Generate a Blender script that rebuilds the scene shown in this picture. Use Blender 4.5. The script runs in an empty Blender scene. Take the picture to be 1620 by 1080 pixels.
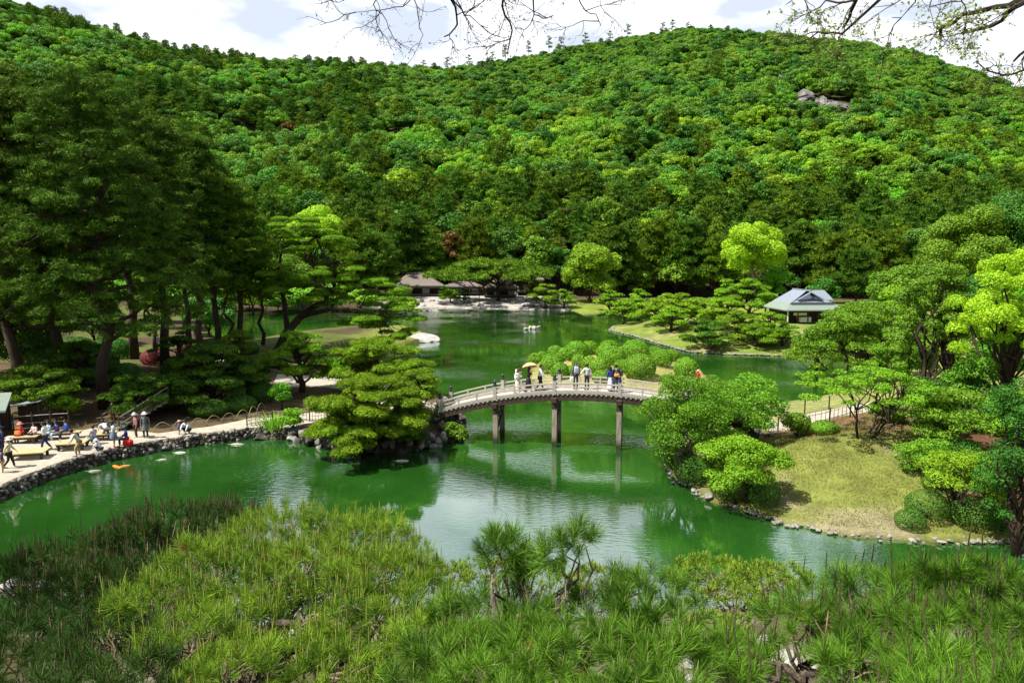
import bpy, math, random
import numpy as np
from mathutils import Vector, Matrix

# ------------------------------------------------------------------ camera, sky, sun, exposure
scene = bpy.context.scene
COL = scene.collection
CAMH = 12.0
PITCH = math.atan(138 / 1080)
cd = bpy.data.cameras.new('camera'); cam = bpy.data.objects.new('camera', cd); COL.objects.link(cam)
cam.location = (0, 0, CAMH); cam.rotation_euler = (math.pi / 2 - PITCH, 0, 0)
cd.sensor_width = 36; cd.lens = 24; cd.clip_start = 0.1; cd.clip_end = 5000
scene.camera = cam
SUN_EL = math.radians(58)
SUN_AZ = math.radians(-112)                   # clockwise from +y: the sun stands to the left, slightly behind the camera
sun_dir = Vector((math.sin(SUN_AZ) * math.cos(SUN_EL), math.cos(SUN_AZ) * math.cos(SUN_EL), math.sin(SUN_EL)))
sl = bpy.data.lights.new('sun', 'SUN'); sun = bpy.data.objects.new('sun', sl); COL.objects.link(sun)
sl.energy = 5.0; sl.angle = math.radians(0.5); sl.color = (1.0, 0.95, 0.86)
sun.location = (-60, 20, 80); sun.rotation_euler = (-sun_dir).to_track_quat('-Z', 'Y').to_euler()
world = bpy.data.worlds.new('World'); scene.world = world; world.use_nodes = True
wn = world.node_tree; wn.nodes.clear()
def wnode(t, **k):
    n = wn.nodes.new(t)
    for a, b in k.items(): setattr(n, a, b)
    return n
sky = wnode('ShaderNodeTexSky', sky_type='NISHITA', sun_disc=False)
sky.sun_elevation = SUN_EL; sky.sun_rotation = SUN_AZ; sky.air_density = 1.2; sky.dust_density = 1.5
bg_sky = wnode('ShaderNodeBackground'); bg_sky.inputs['Strength'].default_value = 0.040
wn.links.new(sky.outputs[0], bg_sky.inputs['Color'])
bg_cl = wnode('ShaderNodeBackground'); bg_cl.inputs['Strength'].default_value = 0.85
tc = wnode('ShaderNodeTexCoord')
mp = wnode('ShaderNodeMapping'); mp.inputs['Scale'].default_value = (2.2, 2.2, 5.5)
wn.links.new(tc.outputs['Generated'], mp.inputs['Vector'])
nz = wnode('ShaderNodeTexNoise'); nz.inputs['Scale'].default_value = 1.5; nz.inputs['Detail'].default_value = 7; nz.inputs['Roughness'].default_value = 0.55
wn.links.new(mp.outputs[0], nz.inputs['Vector'])
# clouds: a thick bank over the hills (+y), thinning out overhead and behind
sep = wnode('ShaderNodeSeparateXYZ'); wn.links.new(tc.outputs['Generated'], sep.inputs[0])
def wmath(op, a, b=None, c=None, clamp=False):
    n = wnode('ShaderNodeMath', operation=op); n.use_clamp = clamp
    for i, v in enumerate((a, b, c)):
        if v is None: continue
        if isinstance(v, (int, float)): n.inputs[i].default_value = v
        else: wn.links.new(v, n.inputs[i])
    return n.outputs[0]
bank = wmath('MULTIPLY', wmath('MULTIPLY_ADD', sep.outputs[1], 1.7, -0.45, True), wmath('MULTIPLY_ADD', sep.outputs[2], -2.2, 2.0, True))
cov = wmath('ADD', nz.outputs['Fac'], wmath('MULTIPLY', bank, 0.30))
mask = wnode('ShaderNodeMapRange', interpolation_type='SMOOTHSTEP')
mask.inputs['From Min'].default_value = 0.44; mask.inputs['From Max'].default_value = 0.62
wn.links.new(cov, mask.inputs['Value'])
nz2 = wnode('ShaderNodeTexNoise'); nz2.inputs['Scale'].default_value = 4.0; nz2.inputs['Detail'].default_value = 5
wn.links.new(mp.outputs[0], nz2.inputs['Vector'])
cr = wnode('ShaderNodeValToRGB'); cr.color_ramp.elements[0].position = 0.40; cr.color_ramp.elements[0].color = (0.50, 0.56, 0.66, 1)
cr.color_ramp.elements[1].position = 0.66; cr.color_ramp.elements[1].color = (1.0, 1.0, 1.02, 1)
wn.links.new(nz2.outputs['Fac'], cr.inputs[0]); wn.links.new(cr.outputs[0], bg_cl.inputs['Color'])
mixs = wnode('ShaderNodeMixShader')
wn.links.new(mask.outputs[0], mixs.inputs[0]); wn.links.new(bg_sky.outputs[0], mixs.inputs[1]); wn.links.new(bg_cl.outputs[0], mixs.inputs[2])
wo = wnode('ShaderNodeOutputWorld'); wn.links.new(mixs.outputs[0], wo.inputs['Surface'])
vs = scene.view_settings
scene.display_settings.display_device = 'sRGB'
vs.view_transform = 'Standard'; vs.look = 'None'; vs.gamma = 1.0; vs.use_curve_mapping = False; vs.exposure = 0.85
scene.render.engine = 'CYCLES'
scene.cycles.max_bounces = 5; scene.cycles.diffuse_bounces = 2; scene.cycles.glossy_bounces = 2; scene.cycles.transmission_bounces = 3
scene.cycles.transparent_max_bounces = 4
scene.cycles.caustics_reflective = False; scene.cycles.caustics_refractive = False
scene.cycles.use_denoising = True

# ------------------------------------------------------------------ helpers
rng = np.random.default_rng(7)
ST, CT = math.sin(PITCH), math.cos(PITCH)
def ray(px, py):
    u = (px - 810) / 1080; v = (540 - py) / 1080
    return u, CT + v * ST, -ST + v * CT
def P(px, py, z=0.0):
    a, b, c = ray(px, py); t = (z - CAMH) / c
    return np.array((a * t, b * t, z))
def PD(px, py, t):                                   # point at optical depth t (metres along the view axis)
    a, b, c = ray(px, py)
    return np.array((a * t, b * t, CAMH + c * t))
def depth_of(p):
    return p[1] * CT - (p[2] - CAMH) * ST
def sstep(x, a, b):
    t = np.clip((x - a) / (b - a), 0, 1); return t * t * (3 - 2 * t)

def tag(o, label=None, cat=None, group=None, kind=None):
    if label: o['label'] = label
    if cat: o['category'] = cat
    if group: o['group'] = group
    if kind: o['kind'] = kind
    return o
def empty(name, loc=(0, 0, 0), rz=0.0, label=None, cat=None, group=None):
    o = bpy.data.objects.new(name, None); COL.objects.link(o)
    o.location = Vector([float(v) for v in loc]); o.rotation_euler = (0, 0, rz); o.empty_display_size = 0.2
    return tag(o, label, cat, group)
def mesh_np(name, verts, faces, mats=None, mi=None, smooth=False):
    """verts (N,3); faces: (M,k) array, or list of such arrays"""
    me = bpy.data.meshes.new(name)
    if isinstance(faces, np.ndarray): faces = [faces]
    faces = [f for f in faces if len(f)]
    verts = np.asarray(verts, dtype=np.float32)
    me.vertices.add(len(verts)); me.vertices.foreach_set('co', verts.ravel())
    loops = np.concatenate([f.ravel() for f in faces]).astype(np.int32)
    tot = np.concatenate([np.full(len(f), f.shape[1]) for f in faces]).astype(np.int32)
    start = np.concatenate(([0], np.cumsum(tot)[:-1])).astype(np.int32)
    me.loops.add(len(loops)); me.loops.foreach_set('vertex_index', loops)
    me.polygons.add(len(tot)); me.polygons.foreach_set('loop_start', start); me.polygons.foreach_set('loop_total', tot)
    for m in (mats or []): me.materials.append(m)
    if mi is not None: me.polygons.foreach_set('material_index', np.asarray(mi, dtype=np.int32))
    me.polygons.foreach_set('use_smooth', np.full(len(tot), smooth, dtype=bool))
    me.update(calc_edges=True)
    return me
def link(name, me, parent=None):
    o = bpy.data.objects.new(name, me); COL.objects.link(o)
    if parent: o.parent = parent
    return o
class MB:
    """collects shapes into one mesh"""
    def __init__(s): s.v = []; s.t = []; s.q = []; s.tm = []; s.qm = []; s.n = 0
    def add(s, v, f, m=0):
        v = np.asarray(v, dtype=np.float64)
        for k in (f if isinstance(f, list) else [f]):
            k = np.asarray(k, dtype=np.int64)
            if not len(k): continue
            if k.shape[1] == 3: s.t.append(k + s.n); s.tm.append(np.full(len(k), m))
            else: s.q.append(k + s.n); s.qm.append(np.full(len(k), m))
        s.v.append(v); s.n += len(v); return s
    def box(s, c, size, rz=0.0, m=0, taper=1.0):
        x, y, z = [a / 2 for a in size]
        v = np.array([(-x, -y, -z), (x, -y, -z), (x, y, -z), (-x, y, -z), (-x * taper, -y * taper, z), (x * taper, -y * taper, z), (x * taper, y * taper, z), (-x * taper, y * taper, z)])
        ca, sa = math.cos(rz), math.sin(rz)
        v = np.stack([v[:, 0] * ca - v[:, 1] * sa, v[:, 0] * sa + v[:, 1] * ca, v[:, 2]], 1) + np.asarray(c)
        return s.add(v, np.array([(0, 3, 2, 1), (4, 5, 6, 7), (0, 1, 5, 4), (1, 2, 6, 5), (2, 3, 7, 6), (3, 0, 4, 7)]), m)
    def beam(s, a, b, w, h, m=0):
        a = np.asarray(a, float); b = np.asarray(b, float); d = b - a; L = np.linalg.norm(d); d /= L
        up = np.array((0, 0, 1.0)) if abs(d[2]) < 0.95 else np.array((1.0, 0, 0))
        r = np.cross(d, up); r /= np.linalg.norm(r); u = np.cross(r, d)
        v = []
        for p in (a, b):
            for i, j in ((-1, -1), (1, -1), (1, 1), (-1, 1)): v.append(p + r * i * w / 2 + u * j * h / 2)
        return s.add(v, np.array([(0, 1, 2, 3), (7, 6, 5, 4), (0, 4, 5, 1), (1, 5, 6, 2), (2, 6, 7, 3), (3, 7, 4, 0)]), m)
    def tube(s, pts, rad, n=8, m=0, cap=True):
        pts = np.asarray(pts, float); k = len(pts)
        rad = np.full(k, rad) if np.isscalar(rad) else np.asarray(rad, float)
        tan = np.gradient(pts, axis=0); tan /= (np.linalg.norm(tan, axis=1, keepdims=True) + 1e-9)
        ref = np.array((0.31, 0.95, 0.05)); ref = ref / np.linalg.norm(ref)
        if abs(np.dot(tan[0], ref)) > 0.9: ref = np.array((1.0, 0, 0))
        r = np.cross(tan, ref); r /= (np.linalg.norm(r, axis=1, keepdims=True) + 1e-9); u = np.cross(r, tan)
        a = np.arange(n) * 2 * math.pi / n
        v = pts[:, None, :] + rad[:, None, None] * (np.cos(a)[None, :, None] * r[:, None, :] + np.sin(a)[None, :, None] * u[:, None, :])
        v = v.reshape(-1, 3)
        i = np.arange(k - 1)[:, None] * n; j = np.arange(n)[None, :]; j2 = (j + 1) % n
        q = np.stack([i + j, i + j2, i + n + j2, i + n + j], -1).reshape(-1, 4)
        fs = [q]
        if cap:
            v = np.vstack([v, pts[-1:], pts[:1]]); e = k * n
            jj = np.arange(n); fs.append(np.stack([(k - 1) * n + jj, (k - 1) * n + (jj + 1) % n, np.full(n, e)], 1)); fs.append(np.stack([(jj + 1) % n, jj, np.full(n, e + 1)], 1))
        return s.add(v, fs, m)
    def lathe(s, c, prof, n=12, m=0):
        c = np.asarray(c, float); pts = np.array([(0, 0, p[1]) for p in prof]) + c; rad = np.array([max(p[0], 1e-4) for p in prof])
        a = np.arange(n) * 2 * math.pi / n
        v = pts[:, None, :] + rad[:, None, None] * np.stack([np.cos(a), np.sin(a), a * 0], 1)[None]
        k = len(prof); i = np.arange(k - 1)[:, None] * n; j = np.arange(n)[None, :]; j2 = (j + 1) % n
        return s.add(v.reshape(-1, 3), np.stack([i + j, i + j2, i + n + j2, i + n + j], -1).reshape(-1, 4), m)
    def build(s, name, mats, parent=None, smooth=False):
        if not isinstance(mats, (list, tuple)): mats = [mats]
        fs = []; mi = []
        if s.t: fs.append(np.concatenate(s.t)); mi.append(np.concatenate(s.tm))
        if s.q: fs.append(np.concatenate(s.q)); mi.append(np.concatenate(s.qm))
        me = mesh_np(name, np.concatenate(s.v), fs, mats, np.concatenate(mi), smooth)
        return link(name, me, parent)

# ------------------------------------------------------------------ materials
def newmat(name):
    m = bpy.data.materials.new(name); m.use_nodes = True; nt = m.node_tree; nt.nodes.clear()
    return m, nt, nt.nodes.new, nt.links.new
def simple(name, col, rough=0.7, var=0.25, scale=6.0, bump=0.0, metal=0.0, spec=0.3, stretch=(1, 1, 1), detail=5):
    """base colour broken up by noise in object space"""
    m, nt, N, L = newmat(name)
    out = N('ShaderNodeOutputMaterial'); b = N('ShaderNodeBsdfPrincipled'); L(b.outputs[0], out.inputs[0])
    b.inputs['Roughness'].default_value = rough; b.inputs['Metallic'].default_value = metal; b.inputs['Specular IOR Level'].default_value = spec
    t = N('ShaderNodeTexCoord'); mp = N('ShaderNodeMapping'); mp.inputs['Scale'].default_value = stretch; L(t.outputs['Object'], mp.inputs[0])
    n = N('ShaderNodeTexNoise'); n.inputs['Scale'].default_value = scale; n.inputs['Detail'].default_value = detail; n.inputs['Roughness'].default_value = 0.6; L(mp.outputs[0], n.inputs['Vector'])
    r = N('ShaderNodeValToRGB'); L(n.outputs['Fac'], r.inputs[0])
    r.color_ramp.elements[0].position = 0.3; r.color_ramp.elements[0].color = tuple(c * (1 - var) for c in col) + (1,)
    r.color_ramp.elements[1].position = 0.7; r.color_ramp.elements[1].color = tuple(min(1, c * (1 + var)) for c in col) + (1,)
    L(r.outputs[0], b.inputs['Base Color'])
    if bump:
        bp = N('ShaderNodeBump'); bp.inputs['Strength'].default_value = bump; bp.inputs['Distance'].default_value = 0.05
        L(n.outputs['Fac'], bp.inputs['Height']); L(bp.outputs[0], b.inputs['Normal'])
    return m
def leafmat(name, a, b, trans=0.35, rough=0.55, obj_var=0.35, spec=0.25, hue=0.03, ns=0.55):
    """foliage: colour varies from leaf to leaf, by clump and by tree"""
    m, nt, N, L = newmat(name)
    out = N('ShaderNodeOutputMaterial'); geo = N('ShaderNodeNewGeometry'); oi = N('ShaderNodeObjectInfo')
    tc = N('ShaderNodeTexCoord'); nz = N('ShaderNodeTexNoise'); nz.inputs['Scale'].default_value = ns; nz.inputs['Detail'].default_value = 2; L(tc.outputs['Object'], nz.inputs['Vector'])
    ad = N('ShaderNodeMath'); ad.operation = 'MULTIPLY_ADD'; L(nz.outputs['Fac'], ad.inputs[0]); ad.inputs[1].default_value = 1.3; ad.inputs[2].default_value = -0.4
    av = N('ShaderNodeMath'); av.operation = 'MULTIPLY_ADD'; L(geo.outputs['Random Per Island'], av.inputs[0]); av.inputs[1].default_value = 0.55; L(ad.outputs[0], av.inputs[2])
    mx = N('ShaderNodeMix'); mx.data_type = 'RGBA'; mx.clamp_factor = True
    L(av.outputs[0], mx.inputs['Factor']); mx.inputs['A'].default_value = tuple(a) + (1,); mx.inputs['B'].default_value = tuple(b) + (1,)
    hs = N('ShaderNodeHueSaturation'); L(mx.outputs['Result'], hs.inputs['Color'])
    v = N('ShaderNodeMath'); v.operation = 'MULTIPLY_ADD'; L(oi.outputs['Random'], v.inputs[0]); v.inputs[1].default_value = obj_var; v.inputs[2].default_value = 1 - obj_var / 2; L(v.outputs[0], hs.inputs['Value'])
    w = N('ShaderNodeMath'); w.operation = 'MULTIPLY'; L(oi.outputs['Random'], w.inputs[0]); w.inputs[1].default_value = 7.13
    w2 = N('ShaderNodeMath'); w2.operation = 'FRACT'; L(w.outputs[0], w2.inputs[0])
    w3 = N('ShaderNodeMath'); w3.operation = 'MULTIPLY_ADD'; L(w2.outputs[0], w3.inputs[0]); w3.inputs[1].default_value = hue; w3.inputs[2].default_value = 0.5 - hue / 2; L(w3.outputs[0], hs.inputs['Hue'])
    d = N('ShaderNodeBsdfPrincipled'); d.inputs['Roughness'].default_value = rough; d.inputs['Specular IOR Level'].default_value = spec; L(hs.outputs[0], d.inputs['Base Color'])
    t = N('ShaderNodeBsdfTranslucent'); L(hs.outputs[0], t.inputs['Color'])
    ms = N('ShaderNodeMixShader'); ms.inputs[0].default_value = trans; L(d.outputs[0], ms.inputs[1]); L(t.outputs[0], ms.inputs[2]); L(ms.outputs[0], out.inputs[0])
    return m
M = {}
M['bark'] = simple('bark', (0.045, 0.030, 0.020), 0.9, 0.5, 5, 0.6, stretch=(1, 1, 0.3))
M['bark_pale'] = simple('pale_bark', (0.22, 0.19, 0.15), 0.9, 0.4, 5, 0.5, stretch=(1, 1, 0.3))
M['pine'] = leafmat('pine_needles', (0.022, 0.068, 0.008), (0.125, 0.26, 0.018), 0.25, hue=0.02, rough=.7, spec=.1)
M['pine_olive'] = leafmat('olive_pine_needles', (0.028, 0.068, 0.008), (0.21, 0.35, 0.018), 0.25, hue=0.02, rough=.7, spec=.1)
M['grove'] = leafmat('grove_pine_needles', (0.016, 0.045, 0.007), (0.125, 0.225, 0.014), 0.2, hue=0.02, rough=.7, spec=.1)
M['pine_bright'] = leafmat('bright_pine_needles', (0.050, 0.13, 0.008), (0.27, 0.47, 0.020), 0.3, hue=0.02, rough=.7, spec=.1)  # fresher, brighter needle green used on the garden pines
M['leaf'] = leafmat('green_leaves', (0.060, 0.160, 0.010), (0.22, 0.44, 0.022), 0.3, hue=0.03)
M['leaf_blue'] = leafmat('blue_green_leaves', (0.045, 0.150, 0.016), (0.16, 0.41, 0.035), 0.3)
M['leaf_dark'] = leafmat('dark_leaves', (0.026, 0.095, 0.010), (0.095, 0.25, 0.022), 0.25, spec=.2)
M['leaf_bright'] = leafmat('bright_leaves', (0.08, 0.25, 0.010), (0.24, 0.54, 0.02), 0.35)
M['leaf_yellow'] = leafmat('yellow_green_leaves', (0.20, 0.42, 0.010), (0.50, 0.74, 0.03), 0.4, obj_var=0.1)
M['leaf_lime'] = leafmat('lime_leaves', (0.12, 0.27, 0.010), (0.31, 0.52, 0.02), 0.35, obj_var=0.2)
M['leaf_maple'] = leafmat('maple_leaves', (0.075, 0.20, 0.010), (0.25, 0.44, 0.025), 0.4)
M['leaf_red'] = leafmat('reddish_leaves', (0.09, 0.06, 0.010), (0.22, 0.14, 0.02), 0.3)
M['azalea'] = leafmat('clipped_azalea_leaves', (0.055, 0.18, 0.005), (0.21, 0.44, 0.012), 0.25, obj_var=0.2, hue=0.015)
M['pink'] = leafmat('pink_flowers', (0.06, 0.09, 0.02), (0.62, 0.07, 0.14), 0.3)
# ------------------------------------------------------------------ shape of the land (metres; water level is z = 0)
def poly(pts): return np.array([P(x, y)[:2] for x, y in pts])
def W(*pts): return np.array(pts, float)
LEFT = np.vstack([poly([(-260, 930), (0, 790), (80, 757), (160, 732), (250, 714), (330, 702), (400, 693), (470, 694), (490, 704), (560, 716), (640, 715), (700, 703), (727, 694), (724, 668),
                        (700, 640), (660, 608), (640, 590), (600, 572), (560, 566), (520, 556), (560, 545), (640, 545), (688, 539), (664, 526), (638, 519), (600, 521), (560, 520), (500, 526), (440, 534), (400, 545), (340, 552)]),
                  W((-42, 96), (-60, 130), (-60, 175), (-300, 175), (-300, -60), (-70, -60), (-44, 5))])
FAR = np.vstack([W((-62, 140), (-50, 152), (-35, 158)), poly([(640, 489), (700, 487), (760, 488), (850, 490), (905, 491), (925, 498), (948, 496)]), W((20, 150), (26, 140), (33, 122)),
                 W((48, 104), (60, 92)), W((62, 86), (80, 84), (400, 84), (400, 1400), (-400, 1400), (-400, 140))])
PEN = np.vstack([poly([(965, 523), (1000, 531), (1050, 546), (1090, 557), (1150, 561), (1240, 563), (1300, 568)]), W((50, 74), (60, 70), (90, 70), (90, 100), (58, 106), (40, 113), (30, 122), (24, 124)), poly([(975, 514)])])
ISLE = poly([(838, 600), (842, 585), (862, 568), (905, 556), (960, 551), (1010, 552), (1050, 562), (1085, 572), (1112, 590), (1122, 604), (1112, 618), (1060, 626), (980, 626), (900, 624), (855, 616)])
RIGHT = np.vstack([poly([(1085, 716), (1060, 728), (1064, 752), (1120, 788), (1180, 808), (1232, 828), (1330, 844), (1450, 854), (1620, 862), (1800, 870)]), W((60, 20), (200, 0), (200, 80)),
                   W((70, 72), (44, 68)), poly([(1310, 628), (1240, 640), (1190, 648), (1150, 662), (1115, 686)])])
NEAR = W((-300, -200), (-50, -5), (-30, 16), (-16, 19.5), (-6, 20.5), (4, 21), (12, 22.5), (20, 23.0), (26, 21), (60, 10), (300, -200))
POLYS = dict(left=LEFT, far=FAR, pen=PEN, isle=ISLE, right=RIGHT, near=NEAR)
def sdf(x, y, pg):
    """distance to the outline, positive inside"""
    d2 = np.full(x.shape, 1e12); ins = np.zeros(x.shape, bool); n = len(pg)
    for i in range(n):
        ax, ay = pg[i]; bx, by = pg[(i + 1) % n]
        ex, ey = bx - ax, by - ay; L2 = ex * ex + ey * ey + 1e-12
        t = np.clip(((x - ax) * ex + (y - ay) * ey) / L2, 0, 1)
        dx = x - ax - t * ex; dy = y - ay - t * ey
        d2 = np.minimum(d2, dx * dx + dy * dy)
        c = (ay > y) != (by > y)
        if abs(ey) > 1e-9: ins ^= c & (x < ex * (y - ay) / ey + ax)
    d = np.sqrt(d2); return np.where(ins, d, -d)
def wob(x, y, s, seed=0.0):
    """smooth pseudo noise in -1..1"""
    return (np.sin(x / s * 1.7 + y / s * 0.6 + seed) + np.sin(-x / s * 0.8 + y / s * 2.1 + seed * 2.3 + 1) + np.sin(x / s * 2.9 - y / s * 1.9 + seed * 1.7 + 2) * 0.6 + np.sin((x * 0.9 + y * 1.1) / s * 4.3 + seed * 3.1) * 0.35) / 2.95
RIDGE_PX = [(-900, -330), (-300, -140), (0, -28), (110, 8), (200, 38), (320, 74), (400, 82), (500, 90), (640, 97), (700, 101), (760, 94), (880, 73), (1000, 48), (1090, 36), (1200, 43), (1340, 60), (1420, 74), (1500, 104), (1560, 124), (1620, 146), (1800, 215), (2100, 300), (2600, 360)]
RU = np.array([(p[0] - 810) / 1080 for p in RIDGE_PX]); RT = np.array([PD(p[0], p[1], 1.0)[2] - CAMH for p in RIDGE_PX]) / np.array([PD(p[0], p[1], 1.0)[1] for p in RIDGE_PX])
def hill_h(x, y):
    yy = np.maximum(y, 1.0); u = x / yy
    slope = np.interp(u, RU, RT)
    R = 430 + 60 * sstep(u, -0.45, 0.25) - 55 * sstep(u, 0.35, 0.8)       # depth of the ridge line
    H = CAMH - 10.0 + slope * R                                    # ridge ground height, trees stand on it
    s = np.clip((yy - 182) / (R - 182), 0, None)
    up = np.clip(s, 0, 1) ** 0.92
    h = H * np.where(s < 1, up, 1 - 0.10 * (s - 1) ** 2)
    env = np.clip(s, 0, 1) * np.clip(1 - s, 0, 1) * 4
    h += env * (9 * wob(x, y * 0.45, 46, 1.0) + 4 * wob(x, y, 19, 4.0))
    cap = CAMH - 9.0 + slope * yy * 0.985
    h = np.where(s < 1, np.minimum(h, cap), h)
    return np.maximum(h, -5) * (yy > 182)
def hfun(x, y):
    x = np.asarray(x, float); y = np.asarray(y, float); shp = x.shape; x = x.ravel(); y = y.ravel()
    h = np.full(x.shape, -9.0)
    best = np.full(x.shape, -1e9)
    for k, pg in POLYS.items():
        d = sdf(x, y, pg) + (0.0 if k == 'left' else 0.35) * wob(x, y, 1.9, 3.0) * (1 if k != 'near' else 0.5)
        i = np.clip(d, 0, None)
        if k == 'left':
            hk = 0.62 + 0.02 * i + 0.9 * sstep(i, 9, 30) + 2.5 * sstep(i, 28, 60)
            rise = sstep(x, -17, -6.5) * sstep(y, 52, 46) * sstep(i, 0.0, 2.6)
            hk = hk + 1.12 * rise - 0.45 * sstep(y, 52, 70) * sstep(y, 120, 80) * np.exp(-i / 3)
            hk = hk + 0.8 * np.exp(-((x + 11) ** 2 + (y - 80) ** 2 * 0.5) / 50.0) + 1.0 * np.exp(-((x + 27) ** 2 + (y - 82) ** 2 * 0.5) / 90.0)
            steep = 5.0
        elif k == 'far': hk = 0.18 + 0.12 * i * np.exp(-i / 20) + 0.004 * np.minimum(i, 60); steep = 0.6
        elif k == 'pen': hk = 0.22 + 1.5 * sstep(i, 0.3, 11); steep = 1.5
        elif k == 'isle': hk = 0.2 + 0.9 * sstep(i, 0, 6) + 0.12 * wob(x, y, 3); steep = 1.0
        elif k == 'right':
            hk = 0.22 + 1.75 * sstep(i, 0.0, 10.5) + 0.06 * np.clip(i - 10, 0, 14) + 0.35 * sstep(x, 10, 16) * sstep(i, 0, 5) + 0.07 * np.clip(x - 26, 0, 30); steep = 1.6
        else:
            hk = np.where(y < 8, 10.25 - 0.78 * y, 4.0 - (y - 8) * 0.28); hk = np.where(y < 0, 10.25, hk)
            hk = np.where(y > 21, np.minimum(hk, 0.3), hk); hk = np.maximum(hk, 0.25) * np.where(i > 0, 1, 1)
            hk = np.minimum(hk, 0.2 + 0.8 * i) + 0.05 * wob(x, y, 0.8); steep = 0.6
        hk = np.where(d > 0, hk, np.maximum(hk * 0 + 0.18 + d * steep, -1.6))
        h = np.maximum(h, hk)
    h = np.maximum(h, np.where((y > 182), 0.5 + hill_h(x, y), -9))
    h += np.where((y < 150) & (h > 0.4), 0.04 * wob(x, y, 0.9, 5), 0)
    return h.reshape(shp)
def gz(x, y): return float(hfun(np.array([x]), np.array([y]))[0])
def G(px, py, dmin=2.0, dmax=600):
    """where the sight line through a photo point meets the ground or the water"""
    a, b, c = ray(px, py); t = np.geomspace(dmin, dmax, 1500)
    X, Y, Z = a * t, b * t, CAMH + c * t
    H = np.maximum(hfun(X, Y), 0.0); k = np.argmax(Z <= H)
    if not (Z <= H).any(): k = len(t) - 1
    return np.array((X[k], Y[k], H[k]))

# ------------------------------------------------------------------ ground sheet, hills, water
def zone_mat():
    m, nt, N, L = newmat('ground_soil')
    out = N('ShaderNodeOutputMaterial'); b = N('ShaderNodeBsdfPrincipled'); L(b.outputs[0], out.inputs[0]); b.inputs['Roughness'].default_value = 0.95; b.inputs['Specular IOR Level'].default_value = 0.1
    at = N('ShaderNodeAttribute'); at.attribute_name = 'zone'
    tc = N('ShaderNodeTexCoord')
    n1 = N('ShaderNodeTexNoise'); n1.inputs['Scale'].default_value = 0.7; n1.inputs['Detail'].default_value = 8; n1.inputs['Roughness'].default_value = 0.7; L(tc.outputs['Object'], n1.inputs['Vector'])
    n2 = N('ShaderNodeTexNoise'); n2.inputs['Scale'].default_value = 9; n2.inputs['Detail'].default_value = 6; n2.inputs['Roughness'].default_value = 0.75; L(tc.outputs['Object'], n2.inputs['Vector'])
    mu = N('ShaderNodeMath'); mu.operation = 'MULTIPLY'; L(n1.outputs['Fac'], mu.inputs[0]); L(n2.outputs['Fac'], mu.inputs[1])
    mr = N('ShaderNodeMapRange'); mr.inputs['From Min'].default_value = 0.14; mr.inputs['From Max'].default_value = 0.38; mr.inputs['To Min'].default_value = 0.5; mr.inputs['To Max'].default_value = 1.45; L(mu.outputs[0], mr.inputs['Value'])
    mx = N('ShaderNodeVectorMath'); mx.operation = 'SCALE'; L(at.outputs['Color'], mx.inputs[0]); L(mr.outputs[0], mx.inputs['Scale']); L(mx.outputs[0], b.inputs['Base Color'])
    bp = N('ShaderNodeBump'); bp.inputs['Strength'].default_value = 0.5; bp.inputs['Distance'].default_value = 0.06; L(n2.outputs['Fac'], bp.inputs['Height']); L(bp.outputs[0], b.inputs['Normal'])
    return m
M['ground'] = zone_mat()
SOIL, LAWN, SAND, MOSS, GRAVEL, WOOD = (0.070, 0.050, 0.030), (0.155, 0.175, 0.04), (0.36, 0.32, 0.25), (0.13, 0.15, 0.025), (0.36, 0.33, 0.30), (0.040, 0.045, 0.015)
CR1 = G(1284, 168); CR2 = G(1216, 124)
def rockspots(x, y):
    a = np.exp(-(((x - CR1[0]) / 15) ** 2 + ((y - CR1[1] + 5) / 14) ** 2)); b = np.exp(-(((x - CR2[0]) / 7) ** 2 + ((y - CR2[1] + 4) / 9) ** 2)); return np.maximum(a, b)
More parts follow.
